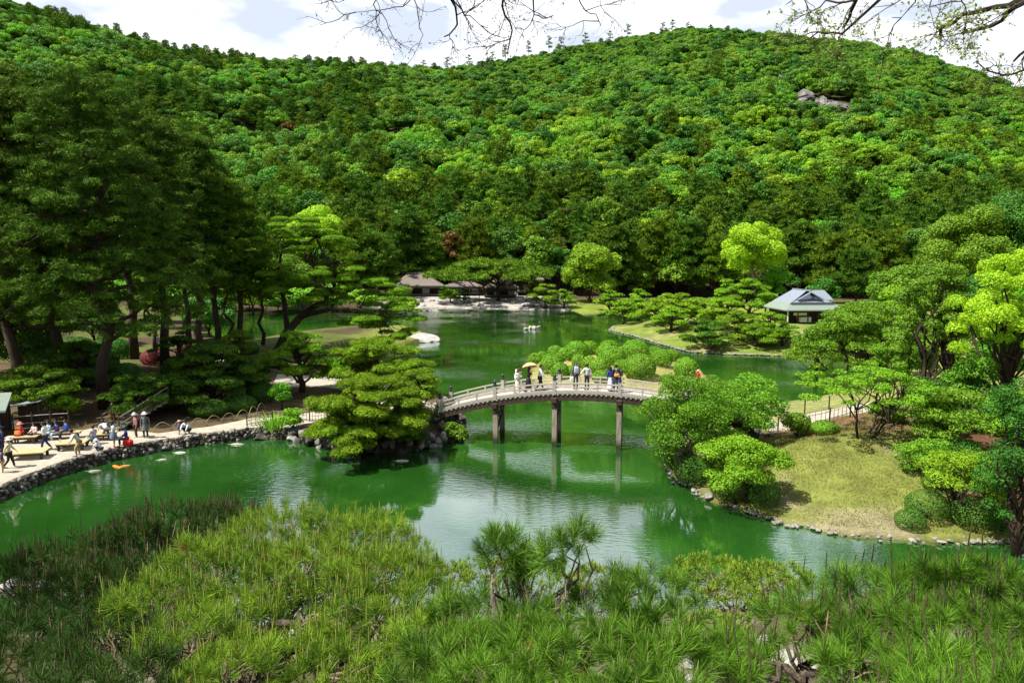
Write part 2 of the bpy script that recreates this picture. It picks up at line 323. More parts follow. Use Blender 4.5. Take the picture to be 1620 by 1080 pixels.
def zones(x, y, h):
    c = np.empty(x.shape + (3,)); c[:] = SOIL
    flat = (x.ravel(), y.ravel())
    def D(k): return sdf(flat[0], flat[1], POLYS[k]).reshape(x.shape)
    dr = D('right'); dp = D('pen'); di = D('isle'); dl = D('left'); dn = D('near'); df = D('far')
    def put(mask, col, a=1.0): 
        w = (np.clip(mask, 0, 1) * a)[..., None]; c[:] = c * (1 - w) + np.array(col) * w
    put(sstep(dr, -0.5, 0.2), LAWN); n = wob(x, y, 2.2, 2)
    put(sstep(dr, -0.5, 0.2) * sstep(n + wob(x, y, 6, 8), 0.1, 0.8), (0.25, 0.215, 0.13), 0.9)
    put(sstep(dr, 0, .2) * sstep(x + n * 1.3 - 0.25 * (y - 30), 21.2, 23.0), (0.12, 0.065, 0.035))
    put(sstep(dr, 0, .2) * sstep(y + n * 1.2, 36.5, 38.0) * sstep(x, 14, 16), (0.15, 0.095, 0.05))
    put(sstep(dr, 0, .2) * sstep(y + n, 43, 45), (0.20, 0.22, 0.06))
    put(sstep(dp, -0.5, 0.1), (0.15, 0.20, 0.035)); put(sstep(dp, 0, 1) * sstep(n + wob(x, y, 5, 3), 0.2, 0.7), (0.27, 0.24, 0.11), 0.7)
    put(sstep(di, -0.3, 0.3), (0.26, 0.25, 0.08))
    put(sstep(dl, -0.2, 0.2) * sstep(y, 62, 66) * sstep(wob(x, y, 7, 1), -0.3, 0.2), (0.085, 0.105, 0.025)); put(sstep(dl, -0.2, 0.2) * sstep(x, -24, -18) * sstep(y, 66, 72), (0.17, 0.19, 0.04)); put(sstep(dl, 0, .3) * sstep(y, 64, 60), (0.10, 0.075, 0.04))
    put(sstep(df, -0.6, 0) * sstep(y, 120, 140) * sstep(y, 192, 176) * sstep(x, -34, -26) * sstep(x, 15, 11), GRAVEL)
    put(sstep(df, -0.6, 0) * sstep(x, 11, 14) * sstep(y, 175, 150), (0.17, 0.22, 0.035))
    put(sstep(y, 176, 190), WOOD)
    put(sstep(dn, -0.2, 0.3), (0.07, 0.065, 0.03)); put(sstep(dn, 0, 1) * sstep(wob(x, y, 1.6, 6), 0.05, 0.3), (0.30, 0.27, 0.2), 0.4)
    rock = rockspots(x, y)
    put((y > 190) * sstep(rock, 0.3, 0.6), (0.24, 0.21, 0.19))
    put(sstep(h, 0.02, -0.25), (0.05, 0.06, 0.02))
    return c
def sheet(name, ys, us, kind='structure'):
    Y = np.repeat(ys[:, None], len(us), 1); X = us[None, :] * (np.abs(Y) + 16) * np.where(Y < -1e9, 1, 1)
    Hh = hfun(X, Y); v = np.stack([X, Y, Hh], -1).reshape(-1, 3)
    i = np.arange(len(ys) - 1)[:, None] * len(us); j = np.arange(len(us) - 1)[None, :]
    f = np.stack([i + j, i + j + 1, i + len(us) + j + 1, i + len(us) + j], -1).reshape(-1, 4)
    me = mesh_np(name, v, f, [M['ground']], smooth=True)
    ca = me.color_attributes.new('zone', 'FLOAT_COLOR', 'POINT')
    z = zones(X, np.maximum(Y, 0.01), Hh).reshape(-1, 3)
    ca.data.foreach_set('color', np.hstack([z, np.ones((len(z), 1))]).astype(np.float32).ravel())
    o = link(name, me); tag(o, kind=kind); return o
ys1 = np.concatenate([np.linspace(-45, 0, 20)[:-1], np.geomspace(16, 201, 470) - 16])
us = np.concatenate([np.linspace(-2.2, -1.05, 30)[:-1], np.linspace(-1.05, 1.05, 460), np.linspace(1.05, 2.2, 30)[1:]])
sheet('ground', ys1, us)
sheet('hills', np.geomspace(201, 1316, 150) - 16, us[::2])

def water_mat():
    m, nt, N, L = newmat('pond_water')
    out = N('ShaderNodeOutputMaterial'); tc = N('ShaderNodeTexCoord')
    mp = N('ShaderNodeMapping'); mp.inputs['Rotation'].default_value = (0, 0, math.radians(28)); mp.inputs['Scale'].default_value = (1.0, 2.6, 1); L(tc.outputs['Object'], mp.inputs[0])
    n1 = N('ShaderNodeTexNoise'); n1.inputs['Scale'].default_value = 2.1; n1.inputs['Detail'].default_value = 3; L(mp.outputs[0], n1.inputs['Vector'])
    n3 = N('ShaderNodeTexNoise'); n3.inputs['Scale'].default_value = 0.10; n3.inputs['Detail'].default_value = 3; L(tc.outputs['Object'], n3.inputs['Vector'])
    rip = N('ShaderNodeMapRange'); rip.inputs['From Min'].default_value = 0.42; rip.inputs['From Max'].default_value = 0.66; rip.inputs['To Min'].default_value = 0.06; rip.inputs['To Max'].default_value = 1.0; L(n3.outputs['Fac'], rip.inputs['Value'])
    bp = N('ShaderNodeBump'); bp.inputs['Distance'].default_value = 0.028; L(rip.outputs[0], bp.inputs['Strength']); L(n1.outputs['Fac'], bp.inputs['Height'])
    n2 = N('ShaderNodeTexNoise'); n2.inputs['Scale'].default_value = 0.16; n2.inputs['Detail'].default_value = 4; L(tc.outputs['Object'], n2.inputs['Vector'])
    r = N('ShaderNodeValToRGB'); L(n2.outputs['Fac'], r.inputs[0]); r.color_ramp.elements[0].position = 0.35; r.color_ramp.elements[0].color = (0.008, 0.046, 0.005, 1); r.color_ramp.elements[1].position = 0.7; r.color_ramp.elements[1].color = (0.022, 0.098, 0.012, 1)
    d = N('ShaderNodeBsdfDiffuse'); L(r.outputs[0], d.inputs['Color'])
    g = N('ShaderNodeBsdfGlossy'); g.inputs['Roughness'].default_value = 0.03; g.inputs['Color'].default_value = (0.93, 0.97, 1.0, 1); L(bp.outputs[0], g.inputs['Normal'])
    fr = N('ShaderNodeFresnel'); fr.inputs['IOR'].default_value = 3.0; L(bp.outputs[0], fr.inputs['Normal'])
    ms = N('ShaderNodeMixShader'); fm = N('ShaderNodeMath'); fm.operation = 'MULTIPLY'; fm.use_clamp = True; fm.inputs[1].default_value = 1.35; L(fr.outputs[0], fm.inputs[0]); L(fm.outputs[0], ms.inputs[0]); L(d.outputs[0], ms.inputs[1]); L(g.outputs[0], ms.inputs[2]); L(ms.outputs[0], out.inputs[0])
    return m
M['water'] = water_mat()
w = MB(); w.add([(-120, 8, 0), (120, 8, 0), (120, 176, 0), (-120, 176, 0)], np.array([(0, 1, 2, 3)]))
tag(w.build('water', M['water']), kind='structure')

# ------------------------------------------------------------------ foliage builders
def unit(n, g=None):
    g = g or rng; v = g.normal(size=(n, 3)); return v / np.linalg.norm(v, axis=1, keepdims=True)
def nrm(v): return v / (np.linalg.norm(v, axis=1, keepdims=True) + 1e-9)
def leaf_quads(c, nv, size, asp=0.6):
    """diamond leaves at c, facing nv"""
    t = nrm(np.cross(nv, unit(len(c)))); b = np.cross(nv, t); s = np.asarray(size).reshape(-1, 1) * np.ones((len(c), 1))
    v = np.stack([c - t * s, c + b * s * asp, c + t * s, c - b * s * asp], 1).reshape(-1, 3)
    return v, (np.arange(len(c))[:, None] * 4 + np.arange(4)[None])
def shell(c, r, n, lo=-0.35, thick=0.22):
    """points and outward normals in the outer layer of an ellipsoid, few below"""
    d = unit(int(n * 1.6) + 8); d = d[d[:, 2] > lo + rng.uniform(-0.25, 0.25, len(d))][:n]
    k = 1 - np.abs(rng.normal(0, thick, (len(d), 1)))
    return np.asarray(c) + d * np.asarray(r) * k, nrm(d / np.asarray(r))
def leaf_clumps(cl, size, per_m2=26, jit=0.55, asp=0.6, lo=-0.35):
    V = []; F = []; o = 0
    for c, r in cl:
        area = 2.6 * math.pi * ((r[0] * r[1]) ** 1.6 / 3 + 2 * (r[0] * r[2]) ** 1.6 / 3) ** (1 / 1.6)
        n = max(12, int(area * per_m2)); p, nn = shell(c, r, n, lo)
        nn = nrm(nn + rng.normal(0, jit, nn.shape)); v, f = leaf_quads(p, nn, rng.uniform(0.7, 1.25, len(p)) * size, asp)
        V.append(v); F.append(f + o); o += len(v)
    return np.concatenate(V), np.concatenate(F)
def needle_tufts(p, ax, L, k=7, w=0.07, spread=0.75):
    """k thin needles bundles fanning out of each point about the axis"""
    n = len(p); d = nrm(np.repeat(ax, k, 0) + rng.normal(0, spread, (n * k, 3))); q = np.repeat(p, k, 0)
    side = nrm(np.cross(d, unit(n * k))); l = (np.asarray(L).reshape(-1, 1) * np.ones((n, 1))).repeat(k, 0) * rng.uniform(0.7, 1.2, (n * k, 1))
    v = np.stack([q - side * w * l / 2, q + side * w * l / 2, q + d * l], 1).reshape(-1, 3)
    return v, (np.arange(n * k)[:, None] * 3 + np.arange(3)[None])
def pad_tufts(cl, L, per_m2=14, k=7, w=0.1, lo=-0.15, up=0.8, spread=0.75, thick=0.15):
    V = []; F = []; o = 0
    for c, r in cl:
        n = max(8, int(math.pi * r[0] * r[1] * 1.6 * per_m2)); p, nn = shell(c, r, n, lo, thick)
        nn[:, 2] += up; v, f = needle_tufts(p, nrm(nn), L, k, w, spread); V.append(v); F.append(f + o); o += len(v)
    return np.concatenate(V), np.concatenate(F)
def pad_foliage(cl, L, per_m2, k, w, lo=-.15, up=.8, spread=.6, thick=.15, s=.1, cov=1.0):
    V, F = pad_tufts(cl, L, per_m2 * .75, k, w, lo, up, spread, thick); Vq = []; Fq = []; o = len(V); asp = .34
    for c, r in cl:
        n = max(8, int(math.pi * r[0] * r[1] * 1.5 * cov / (2 * s * s * asp))); p, nn = shell(c, r, n, lo, .12); nn[:, 2] += .45
        v, f = leaf_quads(p, nrm(nrm(nn) + rng.normal(0, .42, nn.shape)), rng.uniform(.7, 1.3, len(p)) * s, asp); Vq.append(v); Fq.append(f + o); o += len(v)
    return np.concatenate([V] + Vq), [F, np.concatenate(Fq)]
def limb(mb, a, b, r0, r1, sag=0.0, n=6, wig=0.06, seg=6):
    a = np.asarray(a, float); b = np.asarray(b, float); t = np.linspace(0, 1, seg)[:, None]; L = np.linalg.norm(b - a)
    p = a + (b - a) * t; p[:, 2] += sag * L * np.sin(t[:, 0] * math.pi); w = rng.normal(0, wig * L, (seg, 3)) * np.sin(t * math.pi); p += w
    mb.tube(p, np.linspace(r0, r1, seg), n); return p
def broad_crown(R, H, nclump, cr, size, per_m2, jit=0.5, flat=0.8, base=0.0, seed=None):
    """clumps spread over a lumpy dome of radius R and height H above base"""
    cl = []
    for i in range(nclump):
        d = unit(1)[0]; d[2] = abs(d[2]) * 1.0 - 0.12; k = rng.uniform(0.68, 1.0)
        c = np.array((d[0] * R * k, d[1] * R * k, base + H * (0.42 + 0.5 * d[2] * k))); s = cr * rng.uniform(0.65, 1.25)
        cl.append((c, (s, s, s * flat)))
    return leaf_clumps(cl, size, per_m2, jit), cl
# --- small trees for the far wood: crown and trunk, many copies
def far_broad(name, mat, R, H, size, nclump=16, per=1.0, flat=0.75, cr=0.36):
    (v, f), cl = broad_crown(R, H, nclump, R * cr, size, per, 0.45, flat, base=H * 0.12)
    me = mesh_np(name, v, f, [M[mat]]); t = MB(); limb(t, (0, 0, -1.5), (0.2, 0.1, H * 0.6), R * 0.07, R * 0.03, n=5, seg=4)
    for c, r in cl[:3]: limb(t, (0, 0, H * 0.25), c, R * 0.035, R * 0.015, n=4, seg=3)
    o = t.build('trunk', M['bark']); tm = o.data; bpy.data.objects.remove(o); return me, tm
def far_pine(name, mat, R, H, npad, L, per=1.0, sparse=False):
    cl = []; t = MB(); limb(t, (0, 0, -1.5), (rng.normal(0, .3), rng.normal(0, .3), H * 0.95), R * 0.085, R * 0.025, n=5, seg=5, wig=0.012)
    for i in range(npad):
        f = (i + 0.5) / npad; z = H * (0.38 + 0.60 * f) if not sparse else H * (0.5 + 0.48 * f); rr = R * (1.0 - 0.72 * f ** 1.6) * rng.uniform(0.55, 1.0); a = i * 2.4 + rng.uniform(-.4, .4)
        c = np.array((math.cos(a) * rr * 0.75, math.sin(a) * rr * 0.75, z)); s = R * rng.uniform(0.30, 0.46) * (1 - 0.35 * f)
        cl.append((c, (s, s, s * 0.42))); limb(t, (0, 0, z - rr * 0.2), c, R * 0.025, R * 0.01, n=3, seg=3)
    v, f = pad_foliage(cl, L, per, 6, 0.20, lo=-0.4, up=0.5, spread=0.8, s=.42, cov=.8); me = mesh_np(name, v, f, [M[mat]])
    o = t.build('trunk', M['bark']); tm = o.data; bpy.data.objects.remove(o); return me, tm
# ------------------------------------------------------------------ the wooded hillside
PROTO = {}
for i in range(3):
    PROTO['leaf%d' % i] = far_broad('crown', 'leaf', 4.6, 8.5, 0.34, 24, 5.5)
    PROTO['blue%d' % i] = far_broad('crown', 'leaf_blue', 4.8, 8.5, 0.34, 26, 5.5)
    PROTO['dark%d' % i] = far_broad('crown', 'leaf_dark', 4.6, 9.0, 0.34, 24, 5.5)
    PROTO['pine%d' % i] = far_pine('crown', 'pine', 3.9, 12.5, 17, 1.0, 2.6)
    PROTO['olive%d' % i] = far_pine('crown', 'pine_olive', 4.2, 11.5, 17, 1.0, 2.6)
PROTO['lime0'] = far_broad('crown', 'leaf_lime', 4.6, 9.0, 0.33, 26, 6)
PROTO['bright0'] = far_broad('crown', 'leaf_bright', 4.8, 9.0, 0.33, 26, 6)
PROTO['bright1'] = far_broad('crown', 'leaf_bright', 4.2, 8.0, 0.33, 22, 6)
PROTO['yellow0'] = far_broad('crown', 'leaf_yellow', 3.8, 8.0, 0.3, 22, 7)
PROTO['red0'] = far_broad('crown', 'leaf_red', 3.6, 7.5, 0.3, 20, 6)
PROTO['ridge0'] = far_pine('crown', 'pine', 2.6, 12.5, 8, 0.9, 2.2, True)
KEYS = sorted(PROTO)
KINDWORD = dict(leaf='rounded mid green broadleaf tree', blue='rounded cool green broadleaf tree', dark='dark glossy broadleaf tree', pine='dark green pine', olive='olive green pine', lime='lime green broadleaf tree',
                bright='bright green broadleaf tree', yellow='yellow green broadleaf tree', red='reddish brown young leaved tree')
# jittered spots over the slope
def hill_spots():
    g = np.random.default_rng(11); out = []
    y = 178.0
    while y < 545:
        st = 5.0 - (y - 178) * 0.0036; n = int(1.9 * y / st); x = (np.arange(n) / n - 0.5) * 1.9 * y + g.uniform(-.5, .5, n) * st
        out.append(np.stack([x, y + g.uniform(-.5, .5, n) * st], 1)); y += st
    s = np.concatenate(out); h = hfun(s[:, 0], s[:, 1]); u = s[:, 0] / s[:, 1]
    R = 430 + 60 * sstep(u, -0.45, 0.25) - 55 * sstep(u, 0.35, 0.8)
    keep = (s[:, 1] < R + 22) & (np.abs(u) < 0.92); s = s[keep]; h = h[keep]
    keep = rockspots(s[:, 0], s[:, 1]) < 0.35
    # nothing grows on the gravel court by the pavilions
    keep &= ~((s[:, 1] < 192) & (s[:, 0] > -34) & (s[:, 0] < 14))
    return s[keep], h[keep]
HS, HH = hill_spots()
def kind_for(x, y, h, g):
    u = x / y; el = (h + 6 - CAMH) / y; r = g.random()
    py = 402 - el * 1080; px = 810 + u * 1080
    n = wob(x, y * 0.6, 24, 2.0) + 0.6 * wob(x, y, 9, 7.0)
    low = 1.0 if py > 300 + 25 * n else 0.0
    if low and px > 560: w = dict(pine=.42, olive=.33, leaf=.06, dark=.11, lime=.02, bright=.03, red=.01)
    elif low: w = dict(pine=.35, olive=.35, leaf=.12, dark=.1, bright=.05, yellow=.02)
    elif px < 620 and n > 0.1: w = dict(pine=.40, olive=.2, dark=.12, leaf=.15, blue=.07, bright=.03, yellow=.02, red=.01)
    elif px < 620: w = dict(leaf=.3, blue=.32, bright=.16, dark=.08, pine=.08, lime=.03, yellow=.02, red=.01)
    elif py < 190: w = dict(leaf=.62, dark=.20, blue=.10, olive=.04, lime=.01, pine=.02, bright=.01)
    elif n > 0.25: w = dict(lime=.28, leaf=.22, bright=.22, olive=.12, dark=.14, yellow=.05, blue=.01)
    elif n < -0.4: w = dict(dark=.22, leaf=.3, blue=.25, pine=.12, olive=.06, bright=.05)
    else: w = dict(leaf=.38, dark=.14, blue=.12, lime=.14, olive=.10, bright=.08, yellow=.01, pine=.01)
    ks = list(w); p = np.array([w[k] for k in ks]); return ks[g.choice(len(ks), p=p / p.sum())]
g = np.random.default_rng(5)
def variant(k): 
    v = [q for q in KEYS if q[:-1] == k]; return v[g.integers(len(v))]
# hidden behind the nearer grove or outside the frame: still in the mass
key = HS[:, 1] * 1.0 + 400 * (np.abs(HS[:, 0] / HS[:, 1]) > 0.76) + 300 * ((HS[:, 0] / HS[:, 1] < -0.42))
order = np.argsort(key)
NIND = 290
kinds = [variant(kind_for(HS[i, 0], HS[i, 1], HH[i], g)) for i in range(len(HS))]
def copy_tree_pair(name, key, loc, sc, rz, label, cat, group, trunk=True):
    cm, tm = PROTO[key]; r = empty(name, loc, rz, label, cat, group); r.scale = (sc[0], sc[0], sc[1])
    link('crown', cm, r); link('trunk', tm, r); return r
GRPWORD = {}
for i in order[:NIND]:
    k = kinds[i]; kk = k[:-1]; s = g.uniform(0.7, 1.25); piney = kk in ('pine', 'olive')
    copy_tree_pair('pine_tree' if piney else 'broadleaf_tree', k, (HS[i, 0], HS[i, 1], HH[i]), (s, s * g.uniform(0.85, 1.2)), g.uniform(0, 6.28),
                   KINDWORD[kk] + ' at the foot of the wooded hill', 'tree', KINDWORD[kk] + 's at the foot of the hill')
# the rest: one mass, instanced by geometry nodes
rest = order[NIND:]
src = {}
for k in KEYS:
    t, tm = PROTO[k]
    nv = len(t.vertices); co = np.empty(nv * 3, np.float32); t.vertices.foreach_get('co', co)
    o = bpy.data.objects.new('wood_source', t); src[k] = o
def forest_object(name, label, idx):
    pts = np.array([(HS[i, 0], HS[i, 1], HH[i]) for i in idx], np.float32)
    me = bpy.data.meshes.new(name); me.vertices.add(len(pts)); me.vertices.foreach_set('co', pts.ravel())
    kid = np.array([KEYS.index(kinds[i]) for i in idx], np.int32); sc = (g.uniform(0.5, 1.0, len(idx)) ** 1.3 * 1.4 * np.interp([HS[i, 1] for i in idx], [180, 480], [.95, .68])).astype(np.float32); rt = g.uniform(0, 6.28, len(idx)).astype(np.float32)
    for nm, ty, d in (('kid', 'INT', kid), ('sc', 'FLOAT', sc), ('rt', 'FLOAT', rt)):
        a = me.attributes.new(nm, ty, 'POINT'); a.data.foreach_set('value', d)
    for k in KEYS: me.materials.append(PROTO[k][0].materials[0])
    o = link(name, me); tag(o, label, 'forest', kind='stuff')
    ng = bpy.data.node_groups.new('forest_scatter', 'GeometryNodeTree'); ng.interface.new_socket('Geometry', in_out='INPUT', socket_type='NodeSocketGeometry'); ng.interface.new_socket('Geometry', in_out='OUTPUT', socket_type='NodeSocketGeometry')
    N = ng.nodes.new; L = ng.links.new; gi = N('NodeGroupInput'); go = N('NodeGroupOutput'); jn = N('GeometryNodeJoinGeometry')
    ak = N('GeometryNodeInputNamedAttribute'); ak.data_type = 'INT'; ak.inputs['Name'].default_value = 'kid'
    asn = N('GeometryNodeInputNamedAttribute'); asn.data_type = 'FLOAT'; asn.inputs['Name'].default_value = 'sc'
    ar = N('GeometryNodeInputNamedAttribute'); ar.data_type = 'FLOAT'; ar.inputs['Name'].default_value = 'rt'
    cx = N('ShaderNodeCombineXYZ'); L(ar.outputs['Attribute'], cx.inputs['Z'])
    for k in KEYS:
        q = KEYS.index(k)
        if not (kid == q).any(): continue
        cmp_ = N('FunctionNodeCompare'); cmp_.data_type = 'INT'; cmp_.operation = 'EQUAL'; L(ak.outputs['Attribute'], cmp_.inputs[2]); cmp_.inputs[3].default_value = q
        ii = N('GeometryNodeInstanceOnPoints'); oi = N('GeometryNodeObjectInfo'); oi.inputs['Object'].default_value = src[k]; oi.inputs['As Instance'].default_value = True
        L(gi.outputs[0], ii.inputs['Points']); L(cmp_.outputs[0], ii.inputs['Selection']); L(oi.outputs['Geometry'], ii.inputs['Instance'])
        L(cx.outputs[0], ii.inputs['Rotation']); L(asn.outputs['Attribute'], ii.inputs['Scale']); L(ii.outputs[0], jn.inputs[0])
    L(jn.outputs[0], go.inputs[0]); md = o.modifiers.new('scatter', 'NODES'); md.node_group = ng
    return o
forest_object('forest', 'dense mixed forest of many greens covering the whole hillside', rest)
# sparse pines standing up from the ridge line
for px, py, hh in ((188, 40, 7), (262, 62, 6), (322, 74, 8), (482, 92, 9), (540, 94, 7), (628, 100, 8), (676, 104, 10), (712, 104, 12), (745, 99, 12), (781, 92, 12), (800, 90, 15), (835, 84, 15), (866, 77, 16), (884, 76, 14), (921, 70, 14), (958, 60, 12), (985, 54, 14), (1038, 46, 12), (1052, 44, 13), (1075, 40, 10), (1228, 46, 8)):
    u = (px - 810) / 1080; R = 430 + 60 * sstep(np.array(u), -0.45, 0.25) - 55 * sstep(np.array(u), 0.35, 0.8) - 3; x = u * R * 1.0; z = gz(x, R)
    copy_tree_pair('ridge_pine', 'ridge0', (x, float(R), z + 2.0), (0.8 + 0.02 * hh, hh / 12.5), px * 1.0, 'thin open crowned pine standing up from the skyline of the hill', 'pine tree', 'sparse pines along the skyline of the hill')
# ------------------------------------------------------------------ more materials
M['wood_grey'] = simple('weathered_wood', (0.42, 0.385, 0.335), 0.85, 0.25, 4, 0.3, stretch=(1, 1, 6))
M['wood_dark'] = simple('dark_wood', (0.055, 0.038, 0.028), 0.85, 0.4, 4, 0.3)
M['wood_col'] = simple('column_wood', (0.30, 0.25, 0.20), 0.85, 0.45, 3, 0.4, stretch=(3, 3, 0.5))
_nt = M['wood_col'].node_tree; _b = [q for q in _nt.nodes if q.type == 'BSDF_PRINCIPLED'][0]; _src = _b.inputs['Base Color'].links[0].from_socket; _tc = [q for q in _nt.nodes if q.type == 'TEX_COORD'][0]
_sx = _nt.nodes.new('ShaderNodeSeparateXYZ'); _nt.links.new(_tc.outputs['Object'], _sx.inputs[0]); _mr = _nt.nodes.new('ShaderNodeMapRange'); _mr.inputs['From Min'].default_value = .28; _mr.inputs['From Max'].default_value = .75; _nt.links.new(_sx.outputs[2], _mr.inputs['Value'])
_mx = _nt.nodes.new('ShaderNodeMix'); _mx.data_type = 'RGBA'; _nt.links.new(_mr.outputs[0], _mx.inputs['Factor']); _mx.inputs['A'].default_value = (.035, .045, .02, 1); _nt.links.new(_src, _mx.inputs['B']); _nt.links.new(_mx.outputs['Result'], _b.inputs['Base Color'])
M['wood_tan'] = simple('pale_bench_wood', (0.46, 0.37, 0.19), 0.7, 0.2, 4, 0.2, stretch=(6, 1, 1))
M['cap'] = simple('black_metal_cap', (0.02, 0.02, 0.022), 0.4, 0.3, 4, 0, spec=0.5)
M['stone'] = simple('grey_stone', (0.22, 0.205, 0.18), 0.9, 0.45, 3, 0.8)
M['stone_dark'] = simple('wet_dark_stone', (0.06, 0.057, 0.05), 0.85, 0.6, 3, 0.8)
M['stone_pale'] = simple('pale_stone', (0.36, 0.34, 0.32), 0.9, 0.35, 1.2, 0.9, detail=8)
M['crag'] = simple('crag_rock', (0.17, 0.16, 0.15), 0.95, 0.7, 0.45, 1.0, detail=9)
M['sand'] = simple('trodden_sand', (0.36, 0.325, 0.26), 0.95, 0.18, 2.5, 0.4)
M['shingle'] = simple('shingle_roof', (0.165, 0.14, 0.12), 0.9, 0.2, 1.5, 0.4, stretch=(1, 1, 8))
M['roof_blue'] = simple('pale_metal_roof', (0.20, 0.23, 0.285), 0.5, 0.12, 1.5, 0.1, stretch=(5, 1, 1))
M['roof_green'] = simple('pale_green_copper_roof', (0.19, 0.235, 0.20), 0.6, 0.15, 2, 0.1, stretch=(5, 1, 1))
M['plaster'] = simple('white_plaster', (0.70, 0.70, 0.68), 0.9, 0.08, 2)
M['bamboo'] = simple('dry_bamboo', (0.30, 0.25, 0.15), 0.6, 0.3, 5)
M['bamboo_grey'] = simple('grey_bamboo', (0.20, 0.18, 0.14), 0.7, 0.3, 5)
PM = {}
def pm(col, rough=0.8):
    k = tuple(col)
    if k not in PM: PM[k] = simple('cloth_%d' % len(PM), col, rough, 0.12, 9)
    return PM[k]
SKIN = simple('skin', (0.50, 0.30, 0.21), 0.6, 0.06, 9)
HAIR = simple('dark_hair', (0.015, 0.011, 0.009), 0.5, 0.3, 30)

# ------------------------------------------------------------------ rocks and stone work
def ico(sub):
    t = (1 + 5 ** .5) / 2
    v = [(-1, t, 0), (1, t, 0), (-1, -t, 0), (1, -t, 0), (0, -1, t), (0, 1, t), (0, -1, -t), (0, 1, -t), (t, 0, -1), (t, 0, 1), (-t, 0, -1), (-t, 0, 1)]
    f = [(0, 11, 5), (0, 5, 1), (0, 1, 7), (0, 7, 10), (0, 10, 11), (1, 5, 9), (5, 11, 4), (11, 10, 2), (10, 7, 6), (7, 1, 8), (3, 9, 4), (3, 4, 2), (3, 2, 6), (3, 6, 8), (3, 8, 9), (4, 9, 5), (2, 4, 11), (6, 2, 10), (8, 6, 7), (9, 8, 1)]
    v = [np.array(p) / np.linalg.norm(p) for p in v]
    for _ in range(sub):
        c = {}; nf = []
        def mid(a, b):
            k = (min(a, b), max(a, b))
            if k not in c: p = v[a] + v[b]; v.append(p / np.linalg.norm(p)); c[k] = len(v) - 1
            return c[k]
        for a, b, d in f:
            x, y, z = mid(a, b), mid(b, d), mid(d, a); nf += [(a, x, z), (b, y, x), (d, z, y), (x, y, z)]
        f = nf
    return np.array(v), np.array(f)
ICO = {i: ico(i) for i in range(4)}
def rock(mb, c, r, sub=1, m=0, rough=0.25, g=None):
    g = g or rng; v, f = ICO[sub]; k = g.normal(size=(3, 3)); ph = g.uniform(0, 6, 3)
    d = 1 + rough * (np.sin(v @ k[0] * 2.2 + ph[0]) * 0.6 + np.sin(v @ k[1] * 3.7 + ph[1]) * 0.35 + np.sin(v @ k[2] * 7 + ph[2]) * 0.15)
    pl = unit(7, g)                                         # cut a few flat faces
    w = v * d[:, None]
    for q in pl: t = w @ q; w = w - np.clip(t - 0.66, 0, None)[:, None] * q
    a = g.uniform(0, 6.28); ca, sa = math.cos(a), math.sin(a); w = w * np.asarray(r)
    w = np.stack([w[:, 0] * ca - w[:, 1] * sa, w[:, 0] * sa + w[:, 1] * ca, w[:, 2]], 1)
    mb.add(w + np.asarray(c), f, m)
def walk(pts, step):
    pts = np.asarray(pts, float); seg = np.linalg.norm(np.diff(pts, axis=0), axis=1); cs = np.concatenate([[0], np.cumsum(seg)]); s = np.arange(0, cs[-1], step)
    return np.stack([np.interp(s, cs, pts[:, i]) for i in range(pts.shape[1])], 1)
mb = MB()
for p in walk(LEFT[0:8], 0.24):
    for k in range(4): rock(mb, (p[0] + rng.normal(0, .07), p[1] + rng.normal(0, .07) - 0.02 + k * 0.03, 0.02 + k * 0.19 + rng.normal(0, .03)), rng.uniform(0.11, 0.19, 3), 1, 0 if rng.random() < .55 else 1)
tag(mb.build('quay_wall', [M['stone_dark'], M['stone']]), 'rough stone retaining wall along the water under the visitor terrace', 'wall')
mb = MB()
for p in walk(np.vstack([PEN[-1:], PEN[0:7]]), 0.36): rock(mb, (p[0] + rng.normal(0, .08), p[1] + rng.normal(0, .08), 0.1), rng.uniform(0.13, 0.27, 3) * (1.3, 1, .6), 1)
tag(mb.build('stone_edging', [M['stone']]), 'pale stone edging round the lawn point with the clipped pines', 'edging')
mb = MB()
for p in walk(RIGHT[0:9], 0.22):
    for k in range(2): rock(mb, (p[0] + rng.normal(0, .22), p[1] + rng.normal(0, .18), 0.05 + rng.uniform(0, .08)), rng.uniform(0.08, 0.16, 3) * (1, 1, .6), 1)
tag(mb.build('stone_edging', [M['stone']]), 'low line of small stones at the foot of the right hand lawn bank', 'edging')
mb = MB()
for p in walk(LEFT[7:15], 0.45):
    for k in range(3): rock(mb, (p[0] + rng.normal(0, .2) - 0.1, p[1] + rng.normal(0, .2) + 0.05, 0.05 + k * 0.28), rng.uniform(0.2, 0.42, 3), 1, 0 if rng.random() < .6 else 1)
tag(mb.build('shore_rockwork', [M['stone_dark'], M['stone']]), 'dark rockwork on the shore under the spreading bank pine', 'rockwork')
def one_rock(px, py, w_px, ratio, label, mat='stone', z=None, depth=0.8, sub=3, group=None, cat='rock', name='rock', rough=0.2):
    p = G(px, py); t = depth_of(p); w = w_px / 2 * t / 1080
    m = MB(); rock(m, (0, 0, w * ratio * 0.3), (w, w * depth, w * ratio), sub, rough=rough); o = m.build(name, M[mat], smooth=False)
    o.location = (p[0], p[1], p[2] if z is None else z); tag(o, label, cat, group); return o
one_rock(662, 534, 62, 0.30, 'large pale rounded boulder sloping into the pond at the grassy point', 'stone_pale', 0.0, 0.7)
one_rock(640, 524, 26, 0.5, 'grey upright boulder behind the large pale boulder on the point', 'stone', 0.2)
one_rock(636, 532, 20, 0.5, 'small grey boulder left of the large pale boulder', 'stone', 0.5)
one_rock(468, 692, 42, 0.40, 'flat pale rock at the waterline left of the spreading bank pine', 'stone_pale', 0.0, 0.6)
one_rock(418, 690, 40, 0.36, 'flat dark rock at the waterline left of the pale one', 'stone_dark', 0.0, 0.6)
